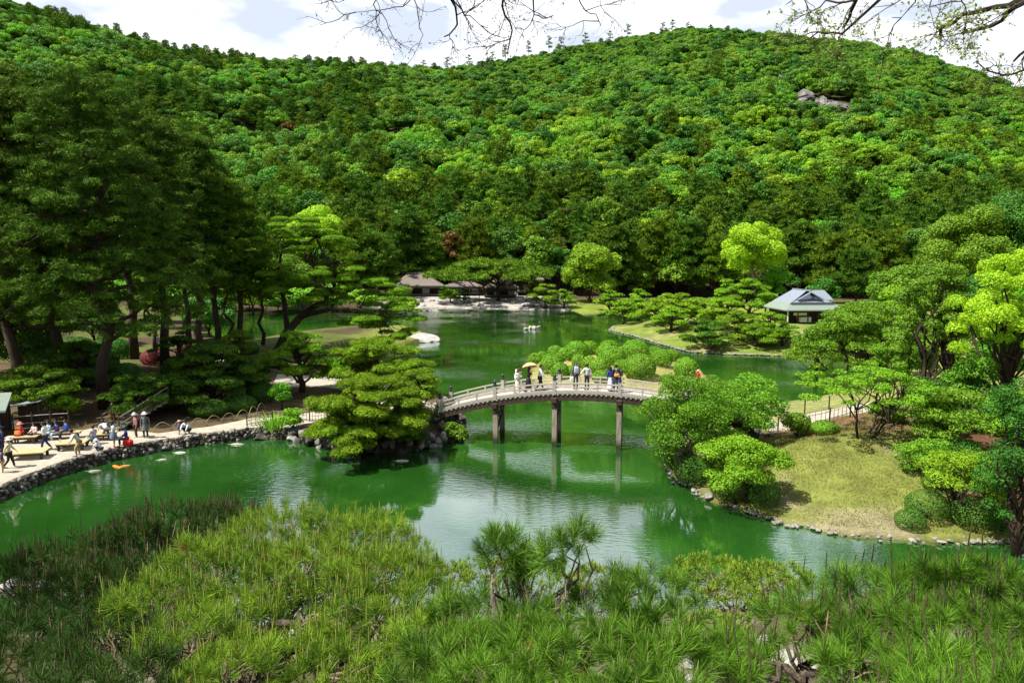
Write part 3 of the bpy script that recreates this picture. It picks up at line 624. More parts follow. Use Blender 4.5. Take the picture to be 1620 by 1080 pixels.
one_rock(692, 690, 22, 0.9, 'mossy block of rock beside the left bridge abutment', 'stone', 0.1)
one_rock(657, 494, 12, 0.8, 'little white rock in the water below the bright yellow shore bush', 'stone_pale', 0.0)
for i, (x, y, w) in enumerate(((832, 522, 8), (839, 520, 9), (845, 521, 11), (852, 520, 10))):
    one_rock(x, y, w, 0.8, 'small rock of the little rock cluster standing out of the middle pond', 'stone_pale', 0.05, group='rocks standing out of the middle pond')
for i, (x, y, w, h) in enumerate(((664, 478, 20, .5), (684, 477, 14, .5), (695, 481, 22, .4), (724, 480, 20, .5), (736, 478, 14, .7), (760, 484, 14, .4), (812, 481, 12, .6), (822, 478, 12, .8), (838, 484, 30, .25), (870, 487, 20, .3), (700, 474, 10, .6), (668, 484, 16, .4))):
    one_rock(x, y, w, h, 'pale garden rock on the white gravel shore below the pavilions', 'stone_pale' if i % 3 else 'stone', group='garden rocks on the gravel shore', sub=2)
one_rock(1120, 788, 18, 0.7, 'rounded stone on the dark bank under the lime green tree', 'stone')
# crags on the hill
def crag(C, w, label):
    m = MB()
    for i in range(55):
        a = rng.normal(0, 0.45, 2); x = C[0] + a[0] * w; yy = C[1] - 3 + a[1] * w * 0.8; rock(m, (x - C[0], yy - C[1], gz(x, yy) - C[2] + .3), rng.uniform(1.2, 4.0, 3) * (1.3, 1.1, 0.7), 3, 0, 0.5)
    o = m.build('rocky_outcrop', M['crag']); o.location = C; tag(o, label, 'rock outcrop')
crag(CR1, 13, 'bare grey rock face breaking through the forest on the hill')
crag(CR2, 6, 'small brownish rock patch higher up the hill above the grey one')

# ------------------------------------------------------------------ paths
def ribbon(name, left, right, mat, lift=0.05, n=70, m=9, label=None):
    a = walk(left, 1e9) if False else np.asarray(left, float); b = np.asarray(right, float)
    def res(p, n):
        seg = np.linalg.norm(np.diff(p, axis=0), axis=1); cs = np.concatenate([[0], np.cumsum(seg)]); s = np.linspace(0, cs[-1], n); return np.stack([np.interp(s, cs, p[:, 0]), np.interp(s, cs, p[:, 1])], 1)
    a = res(a, n); b = res(b, n); t = np.linspace(0, 1, m)[None, :, None]; v = a[:, None] * (1 - t) + b[:, None] * t
    h = hfun(v[..., 0], v[..., 1]) + lift; e = np.zeros((n, m)); e[:, 0] = e[:, -1] = -0.09; h += e
    v = np.dstack([v, h]).reshape(-1, 3); i = np.arange(n - 1)[:, None] * m; j = np.arange(m - 1)[None]
    f = np.stack([i + j, i + j + 1, i + m + j + 1, i + m + j], -1).reshape(-1, 4)
    o = link(name, mesh_np(name, v, f, [mat], smooth=True)); tag(o, kind='structure'); return o
def gxy(pts): return [G(x, y)[:2] for x, y in pts]
off = lambda pts, d: np.asarray(pts) + np.asarray(d)
qf = LEFT[0:8] + np.array([(-0.15, 0.35)] * 8)
ribbon('path', qf, gxy([(-260, 760), (-40, 700), (60, 692), (150, 676), (250, 686), (330, 676), (398, 662), (470, 656)]), M['sand'], 0.06, 160, 14)
ribbon('path', gxy([(470, 672), (500, 667), (560, 664), (620, 665), (690, 655)]), gxy([(470, 656), (500, 652), (560, 648), (620, 646), (690, 636)]), M['sand'], 0.08)
ribbon('path', gxy([(420, 640), (440, 615), (500, 612), (560, 622), (600, 640)]), gxy([(440, 590), (470, 590), (520, 596), (585, 600), (650, 620)]), M['sand'], 0.05)
ribbon('path', gxy([(250, 600), (300, 612), (345, 600), (365, 570)]), gxy([(270, 585), (290, 596), (325, 590), (345, 565)]), M['sand'], 0.05)
ribbon('path', gxy([(1180, 682), (1230, 685), (1300, 668), (1380, 650), (1470, 640)]), gxy([(1180, 664), (1230, 664), (1300, 650), (1380, 636), (1470, 628)]), M['sand'], 0.06)

# ------------------------------------------------------------------ the arched bridge
O0 = P(783, 702); O2 = P(980, 713); E = (O2 - O0) / np.linalg.norm(O2 - O0); NB = np.array((-E[1], E[0], 0.0))
def s_at(px, z=3.0):
    s = np.linspace(-12, 30, 4000); q = O0 + s[:, None] * E; d = q[:, 1] * CT - (z - CAMH) * ST; return s[np.argmin(np.abs(q[:, 0] / d * 1080 + 810 - px))]
S0, SM = s_at(697, 2.0), s_at(932, 3.5); S1 = 2 * SM - S0; HALF = SM - S0; BW = 2.4
def deck_z(s): return 3.52 - 1.55 * ((s - SM) / HALF) ** 2
bridge = empty('arched_bridge', O0 + SM * E, 0, 'weathered grey wooden arched footbridge with low railings crossing the pond', 'bridge')
BO = O0 + SM * E
def bp(s, n, z): return O0 + s * E + n * NB + np.array((0, 0, z)) - BO
def sweep(name, s0, s1, n, z0, w, h, mat, follow=True, seg=40):
    m = MB(); ss = np.linspace(s0, s1, seg + 1); v = []
    for s in ss:
        for i, j in ((-1, -1), (1, -1), (1, 1), (-1, 1)): v.append(bp(s, n + i * w / 2, deck_z(s) + z0 + j * h / 2))
    f = []
    for k in range(seg):
        a = k * 4; f += [(a + i, a + 4 + i, a + 4 + (i + 1) % 4, a + (i + 1) % 4) for i in range(4)]
    f += [(0, 1, 2, 3), (seg * 4 + 3, seg * 4 + 2, seg * 4 + 1, seg * 4)]
    m.add(v, np.array(f)); return m.build(name, mat, bridge)
m = MB()
n = 96
for k in range(n):                                            # cross planks
    s = S0 - 0.1 + (S1 - S0 + 0.2) * (k + .5) / n; w = (S1 - S0 + .2) / n * 0.93; zz = deck_z(s); sl_ = deck_z(s + .1) - deck_z(s - .1)
    a = bp(s - w / 2, BW / 2, zz - sl_ * w * 2.5 - 0.03); b = bp(s + w / 2, BW / 2, zz + sl_ * w * 2.5 - 0.03); m.beam(a, b, BW + .1, 0.06)
m.build('deck', M['wood_grey'], bridge)
for nn in (0.03, BW - 0.03):
    sweep('side_beam', S0 - .15, S1 + .15, nn, 0.06, 0.16, 0.22, M['wood_grey'])
    sweep('lower_rail', S0, S1, nn, 0.36, 0.07, 0.07, M['wood_grey'])
    sweep('handrail', S0, S1, nn, 0.60, 0.09, 0.08, M['wood_grey'])
for nn in (0.10, BW / 2, BW - .1): sweep('girder', S0 - .2, S1 + .2, nn, -0.30, 0.24, 0.36, M['wood_dark'])
m = MB()
for k in range(64): s = S0 + (S1 - S0) * (k + .5) / 64; m.box(bp(s, BW / 2, deck_z(s) - 0.09), (0.10, BW + 0.14, 0.07), math.atan2(E[1], E[0]))
m.build('joist_ends', M['wood_grey'], bridge)
PIERS = [s_at(783), s_at(877, 3.4), s_at(980, 3.4)]; PIERS.append(2 * SM - PIERS[0])
RZ = math.atan2(E[1], E[0])
POSTS = [S0] + PIERS[:3] + [2 * SM - PIERS[0], S1]
for s in POSTS:
    for nn in (0.03, BW - 0.03):
        m = MB(); m.box((0, 0, 0.38), (0.20, 0.20, 0.90), RZ); po = m.build('post', M['wood_grey'], bridge); po.location = bp(s, nn, deck_z(s))
        c = MB(); c.lathe((0, 0, 0.83), [(0.125, 0), (0.125, 0.10), (0.10, 0.13), (0.085, 0.18), (0.105, 0.22), (0.10, 0.28), (0.05, 0.35), (0.0, 0.40)], 10); c.build('finial', M['cap'], po, True)
bm_ = MB(); bm_.box((0, 0, 0.33), (0.09, 0.11, 0.60), RZ); balme = None
al = sorted(POSTS)
for a, b in zip(al[:-1], al[1:]):
    k = max(1, int(round((b - a) / 1.25)))
    for q in range(1, k):
        s = a + (b - a) * q / k
        for nn in (0.03, BW - 0.03):
            if balme is None: o = bm_.build('baluster', M['wood_grey'], bridge); balme = o.data
            else: o = link('baluster', balme, bridge)
            o.location = bp(s, nn, deck_z(s))
for i, s in enumerate(PIERS):
    zt = deck_z(s) - 0.42
    for nn, ts in ((0.18, -0.08), (BW - 0.18, 0.08)):
        m = MB(); m.box(bp(s + ts * 0, nn, (zt - 1.2) / 2), (0.30, 0.30, zt + 1.2), RZ); cl = m.build('column', M['wood_col'], bridge)
        c = MB(); c.box(bp(s, nn, zt - 0.25), (0.36, 0.36, 0.55), RZ); c.build('column_sleeve', M['wood_dark'], cl)
    m = MB(); m.beam(bp(s, -0.35, zt + 0.02), bp(s, BW + 0.35, zt + 0.02), 0.32, 0.26); m.build('cross_beam', M['wood_dark'], bridge)
    m = MB(); m.beam(bp(s, 0.2, zt - 1.9), bp(s, BW - .2, zt - 0.9), 0.12, 0.16); m.beam(bp(s, 0.2, zt - 0.85), bp(s, BW - .2, zt - 0.85), 0.12, 0.18); m.build('brace', M['wood_dark'], bridge)
for s, sg, lab in ((S0, -1, 'dark stone abutment under the left end of the bridge'), (S1, 1, 'stone abutment under the tree covered right end of the bridge')):
    m = MB(); c = O0 + s * E + NB * BW / 2
    for k in range(70): rock(m, np.array((0, 0, 0)) + E * (sg * rng.uniform(-0.35, 1.3)) + NB * rng.uniform(-1.6, 1.6) + np.array((0, 0, rng.uniform(-0.2, 1.38))), rng.uniform(0.22, 0.36, 3), 1)
    o = m.build('abutment', M['stone_dark']); o.location = c; tag(o, lab, 'abutment')

# ------------------------------------------------------------------ fences
def picket_fence(pts, h, step, label, mat, lattice=True, rails=(0.25, 0.8), cat='fence'):
    root = empty('bamboo_fence', (*pts[0], gz(*pts[0])), 0, label, cat); o0 = np.array((*pts[0], gz(*pts[0])))
    w = walk(pts, step); z = hfun(w[:, 0], w[:, 1]) + 0.05; q = np.column_stack([w, z]) - o0; m = MB()
    for p in q: m.tube([p, p + (0, 0, h)], 0.018, 5)
    m.build('pickets', mat, root)
    for r in rails: m = MB(); m.tube(q + (0, 0, h * r), 0.022, 5); m.build('rail', mat, root)
    for p in q[::max(1, int(1.8 / step))]: m = MB(); m.tube([p - (0, 0, .1), p + (0, 0, h * 1.08)], 0.045, 6); m.build('post', M['wood_dark'], root)
picket_fence(gxy([(391, 676), (440, 668), (490, 668)]), 0.75, 0.28, 'dark bamboo lattice fence along the path left of the bank pine', M['bamboo_grey'], rails=(.2, .55, .9))
picket_fence(gxy([(490, 668), (560, 668), (640, 664), (690, 658)]), 0.75, 0.28, 'dark bamboo lattice fence behind the bank pine up to the bridge', M['bamboo_grey'], rails=(.2, .55, .9))
picket_fence(gxy([(500, 600), (530, 604), (575, 618)]), 0.8, 0.4, 'short dark picket fence beside the sandy garden path', M['bamboo_grey'])
picket_fence(gxy([(1196, 684), (1250, 684), (1300, 672), (1370, 655)]), 0.8, 0.34, 'grey bamboo fence along the path at the right end of the bridge', M['wood_grey'])
picket_fence(gxy([(1200, 662), (1250, 656), (1330, 644)]), 0.8, 0.5, 'grey fence on the far side of the path right of the bridge', M['wood_grey'])
picket_fence(gxy([(905, 484), (930, 482), (970, 482)]), 0.9, 1.4, 'low dark fence behind the far grassy bank', M['wood_dark'])
root = empty('hoop_fence', G(245, 684), 0, 'low edging of overlapping bent bamboo hoops along the back of the terrace path', 'fence'); o0 = G(245, 684)
hp = walk(gxy([(245, 684), (300, 679), (350, 670), (391, 662), (430, 645)]), 1.05); HRZ = []
for i in range(len(hp) - 1):
    a = np.array((*hp[i], gz(*hp[i]))); b = np.array((*hp[i + 1], gz(*hp[i + 1]))); a[:2] -= (b - a)[:2] * 0.12; t = np.linspace(0, 1, 12)[:, None]
    p = a + (b - a) * t; p[:, 2] += 0.62 * np.sin(t[:, 0] * math.pi) ** 0.7; m = MB(); m.tube(p - o0, 0.022, 5); m.build('hoop', M['bamboo'], root)

# ------------------------------------------------------------------ buildings
def hip_roof(m, cx, cy, z0, z1, hx, hy, rx, ry=0.0, th=0.22, mi=0, curve=0.25):
    """hipped roof with a slight sag; hx, hy half eaves; rx, ry half ridge"""
    rings = []
    for f in (0, 0.33, 0.66, 1.0):
        k = f; zz = z0 + (z1 - z0) * (k - curve * k * (1 - k)); rings.append([(cx + sx * (hx + (rx - hx) * f), cy + sy * (hy + (ry - hy) * f), zz) for sx, sy in ((-1, -1), (1, -1), (1, 1), (-1, 1))])
    base = [(x, y, z - th) for x, y, z in rings[0]]; v = [p for r in [base] + rings for p in r]; f = [(3, 2, 1, 0)]
    for k in range(4): f += [(k * 4 + i, k * 4 + (i + 1) % 4, k * 4 + 4 + (i + 1) % 4, k * 4 + 4 + i) for i in range(4)]
    f.append((16, 17, 18, 19)); m.add(v, np.array(f), mi)
def pavilion(px, py, w_px, hy, eave, ridge, rz, label, bays=5, white=0.0, ry=0.4, rf=0.35):
    p = G(px, py); t = depth_of(p); hx = w_px / 2 * t / 1080; root = empty('pavilion', p, rz, label, 'pavilion')
    m = MB(); hip_roof(m, 0, 0, eave, ridge, hx, hy, hx * rf, ry, 0.3); r = m.build('roof', M['shingle'], root)
    m = MB(); m.box((0, 0, ridge + 0.05), (hx * rf * 2 + .5, ry * 2 + 0.4, 0.35)); m.build('ridge_cap', M['bark_pale'], r)
    m = MB(); hip_roof(m, 0, 0, eave - .55, eave - .1, hx * .97, hy * .95, hx * .8, hy * .8, 0.12); m.build('lower_eave', M['shingle'], r)
    m = MB(); m.box((0, 0, 0.35), (hx * 1.7, hy * 1.6, 0.5)); m.build('veranda_floor', M['wood_col'], root)
    m = MB(); m.box((0, hy * 0.25, 0.6 + (eave - .8) / 2), (hx * 1.45, hy * 1.0, eave - 0.5)); m.build('wall', M['wood_dark'], root)
    for i in range(bays + 1):
        m = MB(); x = -hx * .8 + hx * 1.6 * i / bays; m.box((x, -hy * 0.78, eave / 2), (0.16, 0.16, eave - .4)); m.build('pillar', M['wood_dark'], root)
        if i < bays and white: m = MB(); m.box((x + hx * .8 / bays, -hy * 0.27, 1.3), (hx * 1.3 / bays, 0.06, 1.3)); m.build('screen', M['plaster'] if i % 2 else M['wood_dark'], root)
pavilion(661, 468, 84, 5.2, 2.9, 5.9, 0.06, 'dark thatch brown hip roofed pavilion at the far left shore', 5, 0.5)
pavilion(733, 466, 62, 4.0, 2.3, 3.9, 0.0, 'long low brown roofed wing behind the flat topped pine', 4, 1)
pavilion(792, 470, 56, 4.0, 2.4, 4.5, -0.05, 'brown roofed pavilion with white screens half hidden behind the flat topped pine', 4, 1)
pavilion(838, 463, 48, 4.5, 3.6, 7.0, -0.1, 'taller brown roofed pavilion behind the right edge of the flat topped pine', 4, 0.5, rf=.2)
# tea house with a pale hip-and-gable roof
p = G(1268, 508); tdp = depth_of(p); k = tdp / 1080; th = empty('tea_house', p, 0.05, 'tea house with pale blue grey gabled metal roof over a dark open front', 'tea house')
hx = 45 * k; ev = 1.75 + .5; m = MB(); hip_roof(m, 0, 0, ev, ev + 1.1, hx, 4.6, hx * 0.74, 3.0, 0.18, 0, 0.0); m.build('skirt_roof', M['roof_green'], th)
m = MB(); zt = ev + 1.0; a = hx * 0.76; zr = zt + 2.0
v = [(-a, -3.4, zt), (a, -3.4, zt), (a, 3.4, zt), (-a, 3.4, zt), (-0.3, -2.2, zr), (-0.3, 3.3, zr), (a * 0.98, 2.9, zt + 1.45), (-a * .5, -2.5, zt + .75), (a * .42, -2.5, zt + .75), (a * 0.98, -1.0, zt + .7)]
v = [(-a, -3.4, zt), (a, -3.4, zt), (a, 3.4, zt), (-a, 3.4, zt), (-0.2, -1.7, zr), (-0.2, 3.2, zr), (-0.62 * a, -2.75, zt + .5), (0.50 * a, -2.75, zt + .5)]
m.add(v, [np.array([(0, 1, 7, 6), (1, 2, 5, 4), (3, 0, 4, 5)]), np.array([(2, 3, 5), (0, 6, 4), (1, 4, 7)])]); up = m.build('upper_roof', M['roof_blue'], th)
m = MB(); m.add([(-0.50 * a, -2.72, zt + .56), (0.40 * a, -2.72, zt + .56), (-0.2, -2.35, zt + 1.55), (-0.50 * a, -1.6, zt + .56), (0.40 * a, -1.6, zt + .56), (-0.2, -1.6, zt + 1.5)], [np.array([(0, 1, 2)]), np.array([(0, 2, 5, 3), (1, 4, 5, 2)])]); m.build('gable_end', pm((0.10, 0.12, 0.17)), up)
m = MB(); m.beam((-0.2, -3.1, zr - .25), (-0.62 * a, -3.05, zt + .55), 0.5, 0.1); m.beam((-0.2, -3.1, zr - .25), (0.52 * a, -3.05, zt + .55), 0.5, 0.1); m.build('barge_boards', M['roof_blue'], up)
m = MB(); m.beam((-0.2, -3.2, zr + .02), (-0.2, 3.3, zr + .02), 0.3, 0.22); m.build('ridge', M['roof_blue'], up)
m = MB(); hip_roof(m, a * 0.75, 2.2, zt + .3, zr - .15, a * .75, 2.0, a * .55, .05, 0.15, 0, 0); m.build('rear_wing_roof', M['roof_blue'], th)
m = MB(); m.box((0, -3.55, zt + .02), (a * 2, .12, .2)); m.build('gutter', pm((0.04, 0.04, 0.05)), th)
m = MB(); m.box((0, 1.6, ev / 2), (hx * 1.7, 4.2, ev)); m.build('wall', M['wood_dark'], th)
for i in range(6): m = MB(); m.box((-hx * .88 + hx * 1.76 * i / 5, -3.9, ev / 2), (0.15, 0.15, ev)); m.build('pillar', M['wood_dark'] if i else M['plaster'], th)
m = MB(); m.box((-hx * .35, -2.9, 1.45), (2.2, .08, .45)); m.build('hanging_panel', M['plaster'], th)
m = MB(); m.box((-hx * .18, -3.0, 0.55), (1.8, .5, .8)); m.build('counter', M['plaster'], th)
# stall and awning at the left edge
p = G(-12, 690); m = MB(); st = empty('stall', p, 0.25, 'stall at the left edge with a pale green sloping roof above the terrace', 'stall'); k = depth_of(p) / 1080
hgt = PD(0, 638, depth_of(p))[2] - p[2]
m.add([(-2.6, -1.0, hgt - .15), (1.25, -1.0, hgt - .25), (.7, 1.4, hgt + .45), (-2.6, 1.4, hgt + .45), (-2.6, -1.0, hgt - .27), (1.25, -1.0, hgt - .37), (.7, 1.4, hgt + .33), (-2.6, 1.4, hgt + .33)], np.array([(0, 1, 2, 3), (7, 6, 5, 4), (0, 4, 5, 1), (1, 5, 6, 2), (2, 6, 7, 3), (3, 7, 4, 0)])); m.build('roof', M['roof_green'], st)
for x, y in ((.75, -.75), (-2.4, -.75), (.5, 1.2), (-2.4, 1.2)): m = MB(); m.box((x, y, hgt / 2 - .1), (.12, .12, hgt - .3)); m.build('post', M['wood_dark'], st)
m = MB(); m.box((-.9, .9, hgt / 2), (2.9, .08, hgt * .9)); m.build('back_wall', M['wood_dark'], st)
m = MB(); m.box((-.9, -.3, .45), (2.4, .7, .9)); m.build('counter', M['wood_dark'], st)
p = G(45, 676); aw = empty('awning', p, 0.3, 'small pale green lean-to roof on thin posts behind the seated people', 'awning'); hgt = PD(45, 636, depth_of(p))[2] - p[2]
m = MB(); m.add([(-.9, -.5, hgt - .1), (.9, -.5, hgt + .15), (1.3, .5, hgt + .35), (-.5, .5, hgt + .15), (-.9, -.5, hgt - .16), (.9, -.5, hgt + .09), (1.3, .5, hgt + .29), (-.5, .5, hgt + .09)], np.array([(0, 1, 2, 3), (7, 6, 5, 4), (0, 4, 5, 1), (1, 5, 6, 2), (2, 6, 7, 3), (3, 7, 4, 0)])); m.build('roof', M['roof_green'], aw)
for x, y in ((-.8, -.4), (.8, -.4), (1.1, .4), (-.4, .4)): m = MB(); m.box((x, y, hgt / 2), (.07, .07, hgt)); m.build('post', M['wood_dark'], aw)
m = MB(); m.box((.1, .3, hgt * .45), (1.4, .05, hgt * .8)); m.build('back_wall', M['wood_dark'], aw)
# steps with handrails climbing behind the terrace
p = G(176, 682); stp = empty('garden_steps', p, 0.0, 'shaded wooden steps with a sloping railing climbing into the trees behind the terrace', 'steps')
dr = np.array((0.45, 0.89))
for i in range(9): m = MB(); q = dr * i * .42; m.box((q[0], q[1], .08 + i * .15), (1.5, .42, .16), -0.46); m.build('step', M['wood_col'], stp)
for sd, nx in ((-1, -.85), (1, .85)):
    a = np.array((nx * .89, -nx * .45, 0)); b = a + np.array((*(dr * 3.6), 1.35))
    m = MB(); m.tube([a + (0, 0, .95), b + (0, 0, .95)], .035, 6); m.tube([a + (0, 0, .5), b + (0, 0, .5)], .03, 6); m.build('handrail', M['bamboo_grey'], stp)
    for q in np.linspace(0, 1, 4): m = MB(); c = a + (b - a) * q; m.tube([c, c + (0, 0, 1.05)], .045, 6); m.build('post', M['wood_dark'], stp)
picket_fence(gxy([(22, 684), (70, 680), (135, 676)]), 1.05, 1.0, 'pale rail fence behind the row of seated people', M['wood_grey'], rails=(.45, .9))

# low platforms and benches
def platform(px, py, L, Wd, h, rz, label, group=None):
    p = G(px, py); r = empty('bench', (p[0], p[1], p[2] + .06), rz, label, 'bench', group); m = MB(); n = 6
    for i in range(n): m.box((0, -Wd / 2 + Wd * (i + .5) / n, h - .03), (L, Wd / n * .93, .06))
    m.build('seat', M['wood_tan'], r)
    for sx in (-1, 1):
        for sy in (-1, 1): m = MB(); m.box((sx * L * .4, sy * Wd * .36, (h - .06) / 2), (.12, .12, h - .06)); m.build('leg', M['wood_dark'], r)
    m = MB(); m.box((0, -Wd * .40, h - .12), (L * .95, .06, .12)); m.box((0, Wd * .40, h - .12), (L * .95, .06, .12)); m.build('apron', M['wood_dark'], r)
platform(48, 726, 1.75, 1.15, .42, 0.25, 'low tan platform bench nearest the left edge of the terrace')
platform(116, 712, 1.5, 1.1, .42, 0.25, 'low tan platform bench behind the leaning man in khaki')
platform(163, 697, 1.5, .9, .42, 0.25, 'narrow tan bench beside the woman in the pale shirt')
platform(36, 703, 1.7, .5, .42, 0.2, 'tan bench under the visitors in red and pink'); platform(92, 696, 2.6, .5, .42, 0.2, 'tan bench under the visitors in blue and navy')
# ------------------------------------------------------------------ people
def skin_mesh(name, verts, edges, rad, mat, parent, sub=1):
    me = bpy.data.meshes.new(name); me.from_pydata([tuple(v) for v in verts], edges, []); me.materials.append(mat)
    o = link(name, me, parent); md = o.modifiers.new('skin', 'SKIN'); md.use_smooth_shade = True; md.branch_smoothing = 0.3
    sv = me.skin_vertices[0].data
    for i, r in enumerate(rad): sv[i].radius = (r, r) if np.isscalar(r) else r
    sv[0].use_root = True
    ss = o.modifiers.new('smooth', 'SUBSURF'); ss.levels = sub; ss.render_levels = sub
    return o
def person(px, py, face, pose, top, bottom, label, H=1.66, hair='short', hat=None, skirt=None, sleeves=True, shoes=(0.03, 0.03, 0.03), loc=None, z=None, coat=None, arms=None, child=False, shorts=False, group=None, hairmat=None, cat='person'):
    p = np.array(loc if loc is not None else G(px, py), float)
    if z is not None: p[2] = z
    r = empty('person', p, face, label, cat, group); s = H / 1.70; r.scale = (s,) * 3
    lean = {'stand': 0.0, 'walk': 0.04, 'sit': 0.06, 'crouch': 0.55, 'lean': 0.55, 'bend': 0.9}[pose]
    pz = {'stand': .92, 'walk': .90, 'sit': .50, 'crouch': .34, 'lean': .86, 'bend': .86}[pose]
    back = {'lean': -.12, 'bend': -.18, 'crouch': -.12}.get(pose, 0.0)
    pel = np.array((0, back, pz)); sp = np.array((0, math.sin(lean), math.cos(lean)))
    che = pel + sp * .32; nek = pel + sp * .53; jaw = nek + sp * .07 + (0, .02, 0); hd = jaw + np.array((0, .02, .08)); ht = hd + np.array((0, -.01, .09)); nose = hd + np.array((0, .085, -.01))
    V = [pel, che, nek, jaw, hd, ht]; Ed = [(0, 1), (1, 2), (2, 3), (3, 4), (4, 5)]; Rd = [(.13, .10), (.145, .095), .05, .058, .085, .06]
    V.append(nose); Ed.append((4, 6)); Rd.append(.018)
    arms = arms or {'stand': ('down', 'down'), 'walk': ('fwd', 'backw'), 'sit': ('lap', 'lap'), 'crouch': ('reach', 'reach'), 'lean': ('knee', 'knee'), 'bend': ('reach', 'reach')}[pose]
    A = []
    for sd, am in zip((-1, 1), arms):
        sh = che + sp * .17 + np.array((sd * .17, 0, 0))
        el, wr = {'down': ((sd * .06, -.03, -.27), (sd * .02, .06, -.24)), 'fwd': ((sd * .05, .10, -.25), (0, .15, -.18)), 'backw': ((sd * .05, -.12, -.24), (0, -.04, -.24)),
                  'lap': ((sd * .05, .05, -.26), (-sd * .08, .20, -.04)), 'reach': ((sd * .03, .17, -.20), (-sd * .02, .14, -.20)), 'knee': ((sd * .05, .08, -.25), (-sd * .03, .14, -.20)),
                  'up': ((sd * .05, .12, -.20), (-sd * .02, .10, .20)), 'hold': ((sd * .05, .03, -.26), (-sd * .06, .21, .06)), 'side': ((sd * .16, .0, -.20), (sd * .12, .05, -.18))}[am]
        el = sh + np.array(el); wr = el + np.array(wr); hdv = (wr - el) / np.linalg.norm(wr - el); pa = wr + hdv * .07
        b = len(V); V += [sh, el, wr, pa]; Ed += [(1, b), (b, b + 1), (b + 1, b + 2), (b + 2, b + 3)]; Rd += [.055, .040, .026, (.032, .018)]; A.append((sh, el, wr))
        sdv = np.array((1.0, 0, 0)) if abs(hdv[0]) < .8 else np.array((0, 1.0, 0)); sdv = np.cross(hdv, np.cross(sdv, hdv)); sdv /= np.linalg.norm(sdv)
        for q, fl in enumerate((.060, .075, .080, .072, .055)):
            if q == 0: t0 = wr + hdv * .035 - sdv * sd * .03; t1 = t0 + hdv * .035 - sdv * sd * .02
            else: t0 = pa + sdv * sd * (q - 2.5) * .017 + hdv * .02; t1 = t0 + hdv * fl * .8 + np.array((0, .012, -.008))
            b2 = len(V); V += [t0, t1]; Ed += [(b + 3 if q else b + 2, b2), (b2, b2 + 1)]; Rd += [.0095, .007]
    Lg = []
    for sd in (-1, 1):
        hip = pel + np.array((sd * .085, 0, -.04))
        if pose in ('stand',): kn = np.array((sd * .10, .02, .49)); an = np.array((sd * .10, -.02, .08))
        elif pose == 'walk': kn = np.array((sd * .09, .12 if sd < 0 else -.02, .50)); an = np.array((sd * .09, .20 if sd < 0 else -.28, .08 if sd < 0 else .14))
        elif pose == 'sit': kn = np.array((sd * .11, .42, .50)); an = np.array((sd * .11, .40, .08))
        elif pose == 'crouch': kn = np.array((sd * .17, .26, .50)); an = np.array((sd * .13, -.02, .08))
        else: kn = np.array((sd * .13, .10 if sd < 0 else -.02, .47)); an = np.array((sd * .14, .05 if sd < 0 else -.12, .08))
        ft = an + np.array((0, .15, -.045)); b = len(V); V += [hip, kn, an, ft]; Ed += [(0, b), (b, b + 1), (b + 1, b + 2), (b + 2, b + 3)]; Rd += [.078, .052, .034, (.036, .025)]; Lg.append((hip, kn, an, ft))
    skin_mesh('body', V, Ed, Rd, SKIN, r)
    # shirt
    v = [pel + sp * -.02, che, nek - sp * .02]; e = [(0, 1), (1, 2)]; rr = [(.15, .12), (.172, .122), (.075, .07)]
    if coat: v[0] = pel - sp * 0; rr[0] = (.17, .14)
    for sh, el, wr in A:
        b = len(v); v += [sh, el]; e += [(1, b), (b, b + 1)]; rr += [.074, .062]
        if sleeves: v.append(wr - (wr - el) * .08); e.append((b + 1, b + 2)); rr.append(.048)
        else: v[-1] = sh + (el - sh) * .6
    skin_mesh('shirt', v, e, rr, pm(top), r)
    if coat: m = MB(); m.lathe(pel + (0, 0, -.32), [(.24, 0), (.20, .2), (.165, .4)], 12); m.build('coat_skirt', pm(coat), r, True)
    if skirt:
        m = MB()
        if pose in ('sit', 'crouch'): m.tube([pel, (Lg[0][1] + Lg[1][1]) / 2 + (0, .03, 0), (Lg[0][2] + Lg[1][2]) / 2 + (0, .02, .2)], [.17, .19, .16], 10)
        else: m.lathe((pel[0], pel[1], max(.12, pel[2] - skirt)), [(.24 if skirt > .5 else .21, 0), (.20, skirt * .5), (.15, skirt), (.13, skirt + .05)], 12)
        m.build('skirt', pm(bottom), r, True)
    else:
        v = [pel]; e = []; rr = [(.145, .118)]
        for hip, kn, an, ft in Lg:
            b = len(v)
            if shorts: v += [hip, hip + (kn - hip) * .75]; e += [(0, b), (b, b + 1)]; rr += [.10, .085]
            else: v += [hip, kn, an + (kn - an) * .06]; e += [(0, b), (b, b + 1), (b + 1, b + 2)]; rr += [.098, .070, .056]
        skin_mesh('trousers', v, e, rr, pm(bottom), r)
    for hip, kn, an, ft in Lg:
        m = MB(); vv, ff = ICO[2]; m.add(vv * (.048, .135, .045) + (an + ft) / 2 + (0, 0.01, -.03), ff); m.build('shoe', pm(shoes), r, True)
    hm = hairmat or HAIR; vv, ff = ICO[2]; m = MB(); w = vv * (.100, .112, .110); w[:, 1] -= .018; w[:, 2] += .02; keep = w.copy()
    keep[:, 2] = np.where((w[:, 1] > .02) & (w[:, 2] < .035), np.maximum(w[:, 2], .045), w[:, 2]); m.add(keep + hd, ff)
    if hair == 'long': m.add(vv * (.10, .06, .17) + hd + (0, -.07, -.12), ff)
    m.build('hair', hm, r, True)
